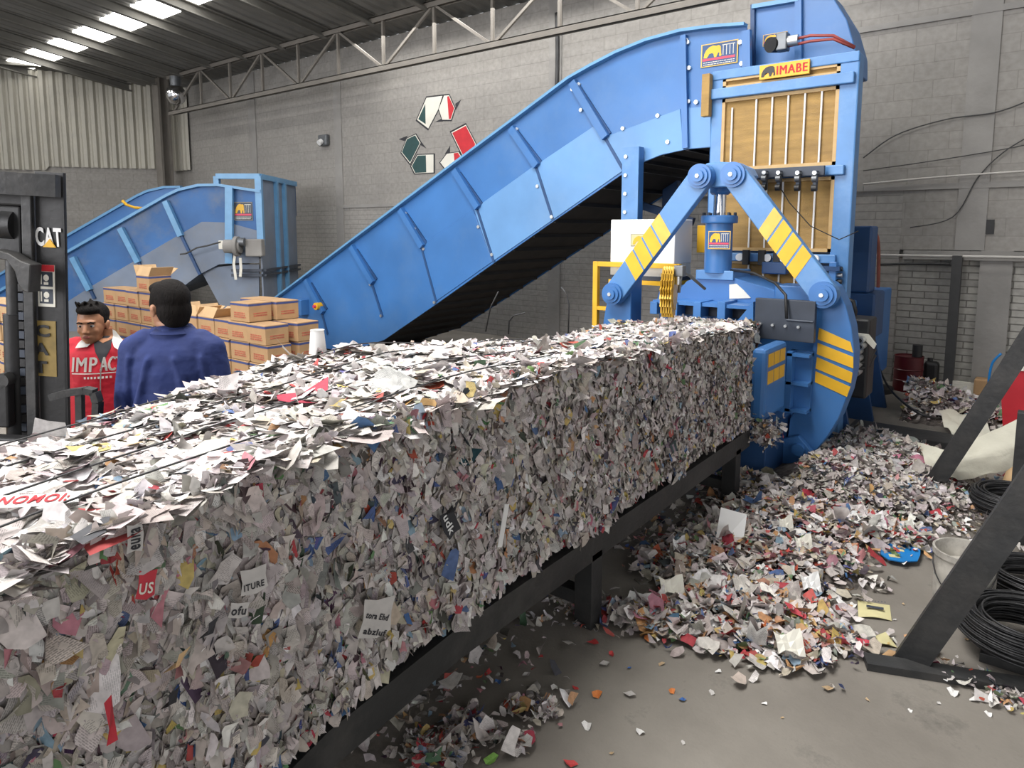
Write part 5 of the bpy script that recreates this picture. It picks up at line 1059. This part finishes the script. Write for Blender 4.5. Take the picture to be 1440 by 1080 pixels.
for x in (BX0+.35, BX1-.45): MB().box((x-.04, -.5, .28), (x+.04, 4.9, .36), 'black_steel').build('joist', sd2)
# wires sticking out of the top
for k, (pts, nm) in enumerate([([(701, 410), (690, 432), (683, 455)], 'left of the two leaning wires poking out of the bale top'), ([(738, 440), (722, 444), (716, 452), (715, 458)], 'short bent wire curling out of the bale top'), ([(789, 404), (797, 414), (800, 430), (799, 458)], 'upright forked wire standing out of the far bale top')]):
    yy = 4.0; P_ = [ony(u, v, 4.2) for u, v in pts]; P_[-1].z = 1.15; o = MB().tube(P_, .006, 'black', 5).build('loose_wire'); tag(o, 'thin dark '+nm if k != 0 else 'thin dark leaning wire poking out of the bale top in front of the wall', 'wire')
# white cup on the far edge
p = ony(449, 493, 2.5); t = thing('foam_cup', 'white foam cup standing on the far edge of the bale', 'cup', (-2.72, 2.1, 1.37))
c = Vector((-2.76, 0, 0)); q_ = onx(447, 494, -2.76); bz_ = min(q_.z, 1.4)
mb = MB(); mb.lathe([(0, 0), (.042, 0), (.032, .11), (.034, .115), (.03, .112), (.03, .1), (0, .1)], (-2.76, q_.y, bz_-.01), 'white'); mb.build('cup', t)
for ob in (t,): pass
# ------------------------------------------------------------------ paper litter
def cluster(name, label, cl, dens, size, pw, seed, sz=.42, mound=True, flat=.5):
    r = np.random.default_rng(seed); cs = [(onz(u, v), s_, h_, w_) for u, v, s_, h_, w_ in cl]
    def hgt(x, y): return sum(h_*np.exp(-((x-c.x)**2+(y-c.y)**2)/(2*(s_*.75)**2)) for c, s_, h_, w_ in cs)
    Ps = [];
    for c, s_, h_, w_ in cs:
        n = int(dens*w_); a = r.normal(0, s_*.62, (n, 2)); Ps.append(np.stack([c.x+a[:, 0], c.y+a[:, 1]], 1))
    xy = np.concatenate(Ps); keep = ~((xy[:, 0] < -1.4) & (xy[:, 1] > 5.25) & (xy[:, 1] < 6.9)) & (xy[:, 1] < 9.85) & ~((xy[:, 0] < -1.1) & (xy[:, 1] > 6.8)); xy = xy[keep]; n = len(xy)
    z = hgt(xy[:, 0], xy[:, 1])*r.uniform(.75, 1.06, n)+.006+r.uniform(0, .02, n); P = np.stack([xy[:, 0], xy[:, 1], z], 1)
    N = np.stack([r.normal(0, flat, n), r.normal(0, flat, n), np.ones(n)], 1); T = r.normal(0, 1, (n, 3)); L = r.lognormal(math.log(size), sz, n); L = np.minimum(L, size*3); P[:, 2] += L*.12
    base = None
    if mound:
        xs_ = np.linspace(xy[:, 0].min(), xy[:, 0].max(), 50); ys_ = np.linspace(xy[:, 1].min(), xy[:, 1].max(), 50); X_, Y_ = np.meshgrid(xs_, ys_); Z_ = hgt(X_, Y_)-.022
        Z_ = Z_+.008*np.sin(X_*37)*np.sin(Y_*31); Z_ = np.where(Z_ < .0, -.03, Z_); V = np.stack([X_.ravel(), Y_.ravel(), Z_.ravel()], 1); i = np.arange(49); I, J = np.meshgrid(i, i); a = (J*50+I).ravel()
        ok = np.maximum.reduce([V[a, 2], V[a+1, 2], V[a+50, 2], V[a+51, 2]]) > 0; a = a[ok]
        base = (V, np.concatenate([np.stack([a, a+1, a+51], 1), np.stack([a, a+51, a+50], 1)]))
    o = flakes(name, None, P, N, T, L, L*r.uniform(.3, .85, n), .2, .12, pw, base=base, seed=seed); tag(o, label, 'paper scraps', kind='stuff'); return o
cluster('paper_litter', 'heap of fine grey-white shredded paper right of the striped pincer arm', [(1225, 655, .5, .13, 3), (1275, 655, .3, .06, 1.2), (1180, 690, .4, .1, 2), (1250, 690, .4, .06, 2), (1140, 680, .3, .08, 1.2), (1215, 628, .3, .1, 1)], 1150, .045, PW_BALE, 21)
cluster('paper_litter', 'spread of colourful torn magazine paper on the floor beside the bale', [(1080, 735, .3, .1, 1.6), (1010, 770, .26, .08, 1.3), (1150, 745, .3, .06, 1.3), (960, 800, .22, .06, 1.2), (1090, 800, .28, .07, 1.6), (1200, 745, .25, .04, .9), (1030, 850, .22, .06, 1.6), (950, 875, .17, .04, 1.1), (1110, 870, .2, .04, 1.1), (890, 872, .1, .02, .5), (1040, 905, .15, .03, .9), (1120, 915, .13, .02, .7), (1250, 760, .18, .03, .6), (1160, 800, .2, .04, .8), (1060, 690, .3, .09, 1.4), (1180, 905, .1, .015, .35)], 420, .055, PW_LIT, 22)
cluster('paper_litter', 'low heap of grey paper shreds on the floor in front of the red drum', [(1290, 575, .4, .2, 2), (1350, 585, .4, .12, 1.2), (1250, 572, .3, .12, 1)], 1000, .06, PW_BALE, 23)
cluster('paper_litter', 'scattered shreds in the shadow underneath the bale stand', [(820, 860, .16, .01, .5), (740, 850, .25, .01, .4), (640, 960, .3, .01, .5), (560, 1010, .25, .02, .7), (920, 770, .3, .02, .5), (700, 900, .2, .01, .25), (950, 720, .3, .03, .6)], 170, .04, PW_LIT, 24, mound=False)
cluster('paper_litter', 'small cluster of coloured scraps in the foreground below the stand', [(655, 1020, .05, .01, .6), (690, 1035, .04, .01, .4), (620, 1065, .06, .01, .7), (770, 1005, .035, .008, .3), (650, 1040, .09, .0, .5), (755, 1000, .08, 0, .4), (730, 1050, .05, 0, .2), (725, 995, .03, .005, .25), (590, 1060, .08, .01, .5)], 170, .038, PW_LIT, 25, mound=False)
cluster('paper_litter', 'thin scatter of shreds around the wire coils on the right', [(1340, 720, .35, .0, .6), (1400, 760, .3, .0, .4), (1290, 720, .25, .0, .5), (1390, 965, .1, .0, .25), (1330, 740, .2, 0, .3), (1420, 990, .07, 0, .2), (1300, 925, .12, 0, .2)], 230, .035, PW_LIT, 26, mound=False)
# loose scraps lying alone on the concrete, each its own object
kinds = []
SC = [('white', (.72, .71, .69)), ('grey printed', (.5, .48, .46)), ('red', (.5, .05, .05)), ('orange', (.6, .2, .05)), ('blue', (.06, .16, .42)), ('green', (.2, .4, .08)), ('tan', (.45, .33, .2))]
for nm, col in SC:
    m = mat('scrap_'+nm.replace(' ', '_'), col, .7, 0, .3, 40)
    mb = MB(); K = 7; r_ = random.Random(nm); rim = [(.5*math.cos(2*PI*k/K+r_.uniform(-.3, .3))*r_.uniform(.6, 1.1), .33*math.sin(2*PI*k/K+r_.uniform(-.3, .3))*r_.uniform(.6, 1.1), max(.02, r_.uniform(.0, .28))) for k in range(K)]
    mb.add([(0, 0, .01)]+rim, [(0, 1+k, 1+(k+1) % K) for k in range(K)], 'scrap_'+nm.replace(' ', '_')); mb.add([(a, b, c-.01) for a, b, c in [(0, 0, .01)]+rim], [(0, 1+(k+1) % K, 1+k) for k in range(K)], 'newsprint'); kinds.append((nm, mb))
protos = {}
spots = [(886, 978, 1, .05), (945, 973, 3, .035), (960, 985, 4, .03), (840, 978, 3, .05), (825, 1022, 0, .045), (900, 1030, 0, .04), (780, 968, 0, .04), (808, 968, 2, .03), (930, 935, 6, .03), (885, 940, 4, .02), (1010, 945, 0, .03), (800, 1075, 2, .05), (860, 920, 2, .035), (1000, 975, 1, .03), (1165, 970, 6, .05), (1148, 820, 0, .03), (1200, 852, 0, .04), (1190, 830, 6, .02), (1240, 870, 0, .03), (1170, 760, 5, .06), (1390, 1005, 0, .03), (1340, 975, 0, .05), (1280, 1000, 0, .02), (1075, 990, 0, .025), (960, 1045, 1, .02), (860, 1060, 6, .02), (740, 950, 1, .04), (760, 925, 2, .03), (700, 960, 4, .03), (1320, 990, 1, .02), (1220, 985, 6, .02), (1100, 1010, 6, .015), (910, 900, 3, .05), (835, 905, 2, .05), (850, 935, 1, .05), (1370, 985, 0, .04), (1258, 872, 1, .02), (1160, 850, 5, .04), (1225, 820, 0, .02), (1270, 850, 6, .02), (1300, 880, 0, .02), (1330, 870, 1, .02), (1420, 860, 0, .03), (1360, 900, 6, .03), (600, 1075, 4, .05), (690, 1070, 5, .05)]
for u, v, k, s_ in spots:
    p = onz(u, v); nm = kinds[k][0]
    where = 'in the shadow near the stand leg' if u < 800 else ('on the open concrete in the foreground' if v > 930 and u < 1250 else ('near the leaning black beam' if u > 1210 else 'at the edge of the magazine litter'))
    if k not in protos: o = kinds[k][1].build('paper_scrap'); protos[k] = o
    else: o = protos[k].copy(); C.objects.link(o)
    o.location = (p.x, p.y, .0); o.scale = (s_*1.3,)*3; o.rotation_euler = (0, 0, random.uniform(0, 6.28)); tag(o, 'small %s paper scrap lying flat %s' % (nm, where), 'paper scrap', 'loose %s scraps %s' % (nm, where))
# distinct pieces of the litter
def sheet(name, label, cat, pts, zs, m, extra=None, thick=.002):
    """quad sheet on the floor from four floor points with corner heights, slightly curled"""
    A = [onz(*p) for p in pts]; A = [Vector((a.x, a.y, z)) for a, z in zip(A, zs)]; mb = MB(); n = 8; vs = []
    for i in range(n+1):
        for j in range(n+1):
            s_, t_ = i/n, j/n; p = A[0]*(1-s_)*(1-t_)+A[1]*s_*(1-t_)+A[2]*s_*t_+A[3]*(1-s_)*t_; p = p+Vector((0, 0, .012*math.sin(PI*s_)*math.sin(2.2*t_+1))); vs.append(p)
    f = [(i*(n+1)+j, (i+1)*(n+1)+j, (i+1)*(n+1)+j+1, i*(n+1)+j+1) for i in range(n) for j in range(n)]
    mb.add(vs, f, m, True); mb.add([v-Vector((0, 0, thick)) for v in vs], f, m, True)
    if extra: extra(mb, A)
    return tag(mb.build(name), label, cat)
def card_text(mb, A):
    ux = (A[1]-A[0]).normalized(); uy = (A[3]-A[0]).normalized(); w = (A[1]-A[0]).length; h = (A[3]-A[0]).length
    f = lambda a, b, z=.02: A[0]+ux*w*a+uy*h*b+Vector((0, 0, z)); mb.add([f(.25, .42), f(.78, .36), f(.78, .5), f(.25, .56)], [(0, 1, 2, 3)], 'plate_dark')
    for k in range(8): mb.add([f(.12+.1*k, .8), f(.16+.1*k, .8), f(.16+.1*k, .86), f(.12+.1*k, .86)], [(0, 1, 2, 3)], 'plate_dark')
sheet('cream_card', 'cream printed card lying flat on the bare concrete left of the leaning beam', 'card', [(1207, 869), (1254, 874), (1251, 852), (1206, 845)], (.004, .004, .004, .004), 'card_yellow', card_text)
sheet('cream_card', 'crumpled cream card corner at the foot of the near leaning beam', 'card', [(1222, 908), (1262, 912), (1245, 894), (1222, 900)], (.01, .004, .02, .01), 'card_yellow')
sheet('cardboard_strip', 'brown cardboard strip by the base of the near leaning beam', 'cardboard', [(1222, 940), (1235, 942), (1262, 924), (1250, 920)], (.02, .02, .025, .025), 'cardboard')
sheet('cream_sheet', 'cream magazine sheet under the blue plastic piece', 'paper', [(1255, 768), (1310, 782), (1295, 765), (1262, 756)], (.03, .01, .01, .03), 'card_yellow')
# white carton sheet leaning on the heap
a = onz(1004, 768, .1); b = onz(1050, 762, .1); vr = Vector((rt[0], rt[1], 0)); mb = MB(); h_ = .23; w_ = .2; o_ = Vector((a.x, a.y, .06)); bk_ = Vector((fw[0], fw[1], 0))*.12
mb.add([o_, o_+vr*w_*.85+Vector((0, 0, .03)), o_+vr*w_*1.15+bk_+Vector((0, 0, h_*.8)), o_+vr*.07+bk_+Vector((0, 0, h_))]+[q+Vector((0, 0, -.003)) for q in (o_, o_+vr*w_*.85+Vector((0, 0, .03)), o_+vr*w_*1.15+bk_+Vector((0, 0, h_*.8)), o_+vr*.07+bk_+Vector((0, 0, h_)))], [(0, 1, 2, 3), (4, 5, 6, 7)], 'white'); tag(mb.build('white_sheet'), 'large white square sheet leaning up on the colourful paper litter', 'paper')
for (u, v, w_, lab, m_) in ((955, 772, .12, 'white torn sheet lying left of the large leaning square', 'white'), (1105, 742, .14, 'white torn sheet lying right of the large leaning square', 'cream'), (1130, 770, .16, 'crumpled pale page in the middle of the litter', 'cream'), (1140, 820, .16, 'white curled page below the middle of the litter', 'white'), (1110, 905, .2, 'wide pale page at the near edge of the litter', 'cream'), (945, 825, .2, 'flat pale page at the left edge of the litter', 'cream')):
    w_ *= .62; p = onz(u, v, .1); q = Vector((rt[0], rt[1], 0))*w_; k_ = Vector((fw[0], fw[1], 0))*w_*.6; mb = MB(); z_ = .1 if v < 800 else .075
    vs = [Vector((p.x, p.y, z_))+q*(i/4-.5)+k_*(j/3-.5)+Vector((0, 0, .018*math.sin(i*1.3+j)+.02*j)) for i in range(5) for j in range(4)]
    mb.add(vs, [(i*4+j, i*4+4+j, i*4+5+j, i*4+1+j) for i in range(4) for j in range(3)], m_, False); tag(mb.build('paper_sheet'), lab, 'paper')
# blue plastic piece with slots
P_ = [(1235, 766), (1245, 761), (1262, 765), (1280, 768), (1294, 774), (1294, 781), (1290, 790), (1268, 791), (1250, 788), (1238, 780)]
A = [onz(u, v, .03) for u, v in P_]; t = thing('blue_plastic_piece', 'bright blue flat plastic piece with slots at the right edge of the litter', 'plastic', (A[4].x, A[4].y, 0)); mb = MB(); mb.prism([(a.x, a.y) for a in A], .03, .036, 'plastic_blue', axis='Z'); o = mb.build('plate', t)
for q in ([(1250, 771), (1270, 773), (1272, 776), (1252, 774)], [(1249, 779), (1265, 781), (1266, 785), (1251, 783)]): mb = MB(); mb.prism([(a.x, a.y) for a in (onz(u, v, .036) for u, v in q)], .036, .0375, 'card_yellow', axis='Z'); mb.build('slot', t)
for (u, v) in ((1186, 690), (1198, 694)): pass
# ------------------------------------------------------------------ right side of the hall
def brace(label, foot, topuv, wpx, Y, depth):
    a = ony(foot[0], foot[1], Y); a.z = 0; b = ony(topuv[0], topuv[1], Y); d = (b-a).normalized(); b = a+d*((b-a).length*1.6)
    t = thing('leaning_beam', label, 'beam', a); n = Vector((-d.z, 0, d.x)); w2 = wpx/2
    def cut(s_): return a+n*s_*w2-d*((n*s_*w2).z/d.z)
    p0, p1 = cut(-1), cut(1)
    mb = MB(); q = [p1, p0, b-n*w2, b+n*w2]; mb.prism([(v.x, v.z) for v in q], Y-.004, Y+.004, 'black_steel'); 
    mb.prism([(v.x, v.z) for v in (p1, p1-Vector((.0, 0, 0))+d*.0, b+n*w2)] + [(v.x, v.z) for v in (b+n*(w2-.01), p1-n*.01+d*.01)], Y-.0, Y+depth, 'black_steel'); mb.prism([(v.x, v.z) for v in (p0, b-n*w2, b-n*(w2-.01), p0+n*.01+d*.01)], Y, Y+depth, 'black_steel')
    mb.build('channel', t); return t
brace('near black steel beam leaning up to the right, the larger of the two', (1277, 937), (1440, 705), .125, onz(1277, 937).y, .07)
brace('far black steel beam leaning up to the right, beside the white sack', (1306, 692), (1440, 487), .125, onz(1306, 692).y, .07)
a, b = onz(1215, 938), onz(1470, 984); mb = MB(); mb.bar((a.x, a.y+.02, .018), (b.x, b.y+.05, .018), .09, .034, 'black_steel'); tag(mb.build('floor_rail'), 'dark steel rail on the floor under the near leaning beam', 'rail')
a, b = onz(1300, 694), onz(1380, 706); mb = MB(); mb.bar((a.x, a.y+.03, .008), (b.x, b.y, .008), .03, .014, 'black_steel'); tag(mb.build('floor_rail'), 'thin dark rail on the floor at the foot of the far leaning beam', 'rail')
a = ony(1434, 690, 5.2); mb = MB(); x_ = ony(1429, 600, 5.2).x; zt_ = ony(1434, 580, 5.2).z; mb.box((x_, 5.2, 0), (x_+.1, 5.28, zt_), 'black_steel', .005); tag(mb.build('steel_post'), 'short black upright post at the right edge beside the far beam', 'post')
# wire coils
def ringpos(rr, R, r, h):
    a_ = rr.uniform(0, 2*PI); q = rr.uniform(.75, 1)
    return R-r/2+r/2*q*math.cos(a_)*1.0, h/2+h/2*q*math.sin(a_)
def coil(label, c, R, r, hgt, nw, seed, tilt=0, grp=None):
    rr = random.Random(seed); t = thing('wire_coil', label, 'wire coil', (c.x, c.y, c.z)); nstr = 3
    for s_ in range(nstr):
        pts = []; 
        for i in range(nw*40):
            a_ = i/40*2*PI; 
            if i % 40 == 0: ro, zo = ringpos(rr, R, r, hgt); R2 = rr.uniform(-.02, .02); ph = rr.uniform(0, 6.28)
            w_ = (i % 40)/40; 
            if i % 40 == 0: pr_, pz_, pR, pp = (ro, zo, R2, ph) if i == 0 else (nr, nz_, nR, np_); nr, nz_, nR, np_ = ro, zo, R2, ph
            rad = pr_+(nr-pr_)*w_+pR*math.sin(a_+pp)*(1-w_)+nR*math.sin(a_+np_)*w_; z_ = pz_+(nz_-pz_)*w_
            pts.append(c+Vector((rad*math.cos(a_), rad*math.sin(a_), z_+.008+tilt*rad*math.cos(a_))))
        MB().tube(pts, .0055, 'wire', 4).build('wire_strand', t)
    mb = MB(); prof = [(R-r+.03, .02), (R-.035, .02), (R-.03, hgt*.5), (R-.045, hgt-.035), (R-r+.035, hgt-.035), (R-r+.03, hgt*.5), (R-r+.03, .02)]; mb.lathe(prof, (c.x, c.y, c.z), 'black', 32); mb.build('inner_windings', t)
coil('coil of black wire lying by the foot of the far leaning beam', onz(1395, 722)+Vector((.12, 0, .03)), .26, .1, .16, 26, 1)
coil('large coil of black wire in front, lying right of the near leaning beam', onz(1440, 925)+Vector((.0, 0, .05)), .27, .11, .17, 30, 2)
coil('coil of black wire behind the large front coil, at the right edge', onz(1450, 835)+Vector((.02, 0, .02)), .25, .1, .12, 22, 3)
mb = MB(); p = onz(1400, 930); mb.box((p.x-.06, p.y-.05, 0), (p.x+.35, p.y+.06, .045), 'black_steel', .003); tag(mb.build('support_block'), 'flat dark steel block under the large front wire coil', 'block')
# dirty bucket
p = onz(1352, 852); t = thing('bucket', 'dirty white bucket full of scraps behind the near leaning beam', 'bucket', (p.x, p.y+.02, 0)); c = (p.x+.0, p.y+.02, 0)
R_ = .145; hb_ = .3; mb = MB(); mb.lathe([(0, .0), (R_*.93, 0), (R_*.98, hb_*.9), (R_*1.04, hb_*.9), (R_*1.04, hb_), (R_*.96, hb_), (R_*.84, hb_*.7), (0, hb_*.7)], c, 'bucket'); mb.build('pail', t)
mb = MB()
for k in range(6):
    z_ = hb_*(.62-.05*k); 
    for j in range(7): a_ = -2.0+.09*j+random.uniform(-.01, .01); r_ = R_*.965; mb.add([(c[0]+r_*math.cos(a_+d), c[1]+r_*math.sin(a_+d), z_+zz2) for d, zz2 in ((0, 0), (.06, 0), (.06, .007), (0, .007))], [(0, 1, 2, 3)], 'tape_blue')
mb.build('label_print', t)
MB().tube([(c[0]+R_*math.cos(a_), c[1]-R_*.9*abs(math.sin(a_))-.01, hb_*.85-.16*math.sin(a_)) for a_ in np.linspace(0, PI, 12)], .003, 'wire').build('handle', t)
# red drum with black cylinder, black canister
pd = onz(1279, 546); t = thing('steel_drum', 'dark red steel drum standing against the white brick wall', 'drum', (pd.x, 9.6, 0)); R_ = abs(ony(1300, 500, 9.6).x-ony(1258, 500, 9.6).x)/2; cxd = (ony(1300, 500, 9.6).x+ony(1258, 500, 9.6).x)/2; hd_ = ony(1279, 500, 9.6).z
zq = [0, .02, .3, .32, .34, .6, .62, .64, .98, 1.0]; mb = MB(); mb.lathe([(0, 0)]+[(R_*(1.03 if i in (0, 1, 3, 6, 9) else .99), hd_*z_) for i, z_ in enumerate(zq)]+[(R_*.95, hd_), (R_*.95, hd_*.97), (0, hd_*.97)], (cxd, 9.6, 0), 'maroon'); mb.build('drum_body', t)
mb = MB(); x_ = ony(1290, 490, 9.6).x; mb.cyl((x_, 9.62, hd_*.975), (x_, 9.62, ony(1290, 485, 9.62).z), .055, 'black'); tag(mb.build('pump_tube'), 'short black cylinder standing on the red drum', 'tube')
p = ony(1305, 545, 9.75); mb = MB(); mb.box((p.x-.06, 9.7, 0), (p.x+.1, 9.85, .36), 'black', .04); mb.cyl((p.x, 9.77, .35), (p.x, 9.77, .4), .03, 'black'); tag(mb.build('canister'), 'small black canister beside the red drum', 'canister')
p = ony(1228, 545, 9.3); mb = MB(); mb.cyl((p.x, 9.3, 0), (p.x, 9.3, .06), .22, 'black'); mb.cyl((p.x, 9.3, .06), (p.x, 9.3, .75), .05, 'black'); tag(mb.build('steel_stand'), 'black round-footed stand behind the machine, left of the drum', 'stand')
cable([ony(1232, 505, 9.0), ony(1250, 545, 8.6)+Vector((0, 0, 0)), onz(1290, 580, .22), onz(1330, 590, .12)], .012, 'black', 'black hose trailing from the machine over the grey paper heap', 'hose', 'hose')
cable([ony(1408, 497, 8.5), ony(1396, 510, 8.5), ony(1391, 530, 8.5), ony(1390, 545, 8.5)], .012, 'plastic_blue', 'thin blue hose hanging behind the far leaning beam', 'hose', 'hose')
# sleeper beam on floor
a, b = onz(1195, 607), onz(1345, 612); mb = MB(); mb.box((a.x, a.y-.12, 0), (b.x+.25, a.y+.25, .07), 'maroon' if False else 'black_steel'); tag(mb.build('floor_beam'), 'long low dark beam across the floor behind the paper heap', 'beam')
# boxes, bag and red things at right
p = onz(1345, 552); mb = MB(); mb.box((p.x-.1, p.y, 0), (p.x+.3, p.y+.3, .1), 'cream', .01); mb.box((p.x-.1, p.y, .1), (p.x+.28, p.y+.02, .14), 'cream'); tag(mb.build('white_carton'), 'flattened white carton behind the grey paper heap', 'carton')
p = onz(1385, 558); mb = MB(); mb.box((p.x-.12, p.y, 0), (p.x+.12, p.y+.2, .2), 'cardboard', .02); tag(mb.build('brown_carton'), 'crumpled brown carton right of the flattened white carton', 'carton')
p = ony(1410, 560, 7.4); x1_ = p.x; zb_ = .35; t = thing('red_container', 'bright red slanted container at the right edge behind the beam', 'container', (x1_+.3, 7.4, 0))
q = px([(1408, 560), (1432, 505), (1475, 500), (1475, 560)], 7.4); q = [(x, z) for x, z in q]; mb = MB(); mb.prism(q[:3]+[(q[2][0], 0), (q[0][0]+.05, 0)]+[q[0]], 7.4, 8.0, 'red_paint', .01); mb.build('body', t)
mb = MB(); a = px([(1430, 516)], 7.39)[0]; mb.box((a[0], 7.385, a[1]-.03), (a[0]+.05, 7.395, a[1]+.04), 'cream'); mb.build('label_plate', t)
p = onz(1410, 588, .1); mb = MB(); mb.box((p.x, p.y, 0), (p.x+.4, p.y+.25, .12), 'yellow', .01); tag(mb.build('yellow_case'), 'flat yellow case lying behind the white sack', 'case')
# white sack sheet, draped
t = thing('white_sack', 'crumpled white woven sack sheet lying behind the far leaning beam', 'sack', onz(1370, 660))
def cloth(pts, m, name, seed):
    """crumpled sheet spanned between floor points with heights: rows of (u, v, z)"""
    r = random.Random(seed); G_ = [[Vector((*onz(u, v, z).xy, z)) for u, v, z in row] for row in pts]; nr_, nc = len(G_), len(G_[0]); S_ = 6; vs = []; R_, C_ = (nr_-1)*S_+1, (nc-1)*S_+1
    for i in range(R_):
        for j in range(C_):
            a_, b_ = min(i//S_, nr_-2), min(j//S_, nc-2); s_, t_ = i/S_-a_, j/S_-b_; p = G_[a_][b_]*(1-s_)*(1-t_)+G_[a_+1][b_]*s_*(1-t_)+G_[a_][b_+1]*(1-s_)*t_+G_[a_+1][b_+1]*s_*t_
            vs.append(p+Vector((0, 0, .018*math.sin(i*1.1+seed)*math.cos(j*.9)+r.uniform(-.006, .006))))
    for v in vs: v.z = max(v.z, .01)
    mb = MB(); f = [(i*C_+j, (i+1)*C_+j, (i+1)*C_+j+1, i*C_+j+1) for i in range(R_-1) for j in range(C_-1)]; mb.add(vs, f, m, True); mb.add([v-Vector((0, 0, .003)) for v in vs], f, m, True); return mb.build(name, t)
cloth([[(1290, 622, .22), (1330, 632, .26), (1370, 618, .34), (1445, 583, .5)], [(1300, 648, .16), (1340, 653, .2), (1385, 640, .26), (1450, 622, .36)], [(1322, 672, .08), (1352, 674, .1), (1400, 665, .14), (1450, 650, .2)]], 'fabric_bag', 'sack_body', 3)
cloth([[(1320, 575, .2), (1350, 580, .16), (1385, 583, .22)], [(1328, 598, .12), (1355, 604, .12), (1390, 600, .2)], [(1345, 618, .04), (1365, 622, .08), (1395, 615, .15)]], 'fabric_bag', 'sack_fold', 5)
p = onz(1415, 690, .1); mb = MB(); mb.ell((p.x+.1, p.y+.1, .14), (.13, .1, .15), 'cardboard_light', 12); tag(mb.build('burlap_bundle'), 'tan crumpled bundle between the white sack and the wire coil', 'bundle')
p = onz(1336, 684); mb = MB(); mb.ell((p.x, p.y, .045), (.05, .04, .05), 'red_paint', 12); tag(mb.build('red_rag'), 'small crumpled red rag at the foot of the far leaning beam', 'rag')
# ------------------------------------------------------------------ light
def area(name, loc, rot, sx, sy, e, col=(1, .98, .95)):
    l = bpy.data.lights.new(name, 'AREA'); l.shape = 'RECTANGLE'; l.size = sx; l.size_y = sy; l.energy = e; l.color = col
    o = bpy.data.objects.new(name, l); C.objects.link(o); o.location = loc; o.rotation_euler = rot; return o
area('skylight_and_fill_lamp', (-3.2, 2.6, 6.8), (0, 0, 0), 3.0, 6.0, 950)
area('skylight_and_fill_lamp', (-9.5, 3.0, 6.9), (0, 0, 0), 8, 2.5, 420)
area('skylight_and_fill_lamp', (-18, 3.0, 6.9), (0, 0, 0), 8, 2.5, 420)
area('skylight_and_fill_lamp', (-6.5, 9.0, 5.6), (0, 0, 0), 9, 1.0, 170)  # wall wash added behind the conveyor to brighten the lower back wall
area('door_and_fill_light', (-7, -7, 4.2), (math.radians(72), 0, math.radians(-12)), 9, 4.5, 1150, (.99, .98, 1))
area('door_and_fill_light', (7.5, -3, 3.0), (math.radians(80), 0, math.radians(62)), 7, 4, 150, (1, .98, .96))  # fill lamp added from the right to brighten brick wall and feed box
w = bpy.data.worlds.new('world'); bpy.context.scene.world = w; w.use_nodes = True
bg = w.node_tree.nodes['Background']; bg.inputs[0].default_value = (.95, .965, 1, 1); bg.inputs[1].default_value = .62
sc = bpy.context.scene; sc.view_settings.view_transform = 'Standard'; sc.view_settings.look = 'None'; sc.view_settings.gamma = 1; sc.view_settings.exposure = .1
try: sc.view_settings.use_curve_mapping = False
except Exception: pass
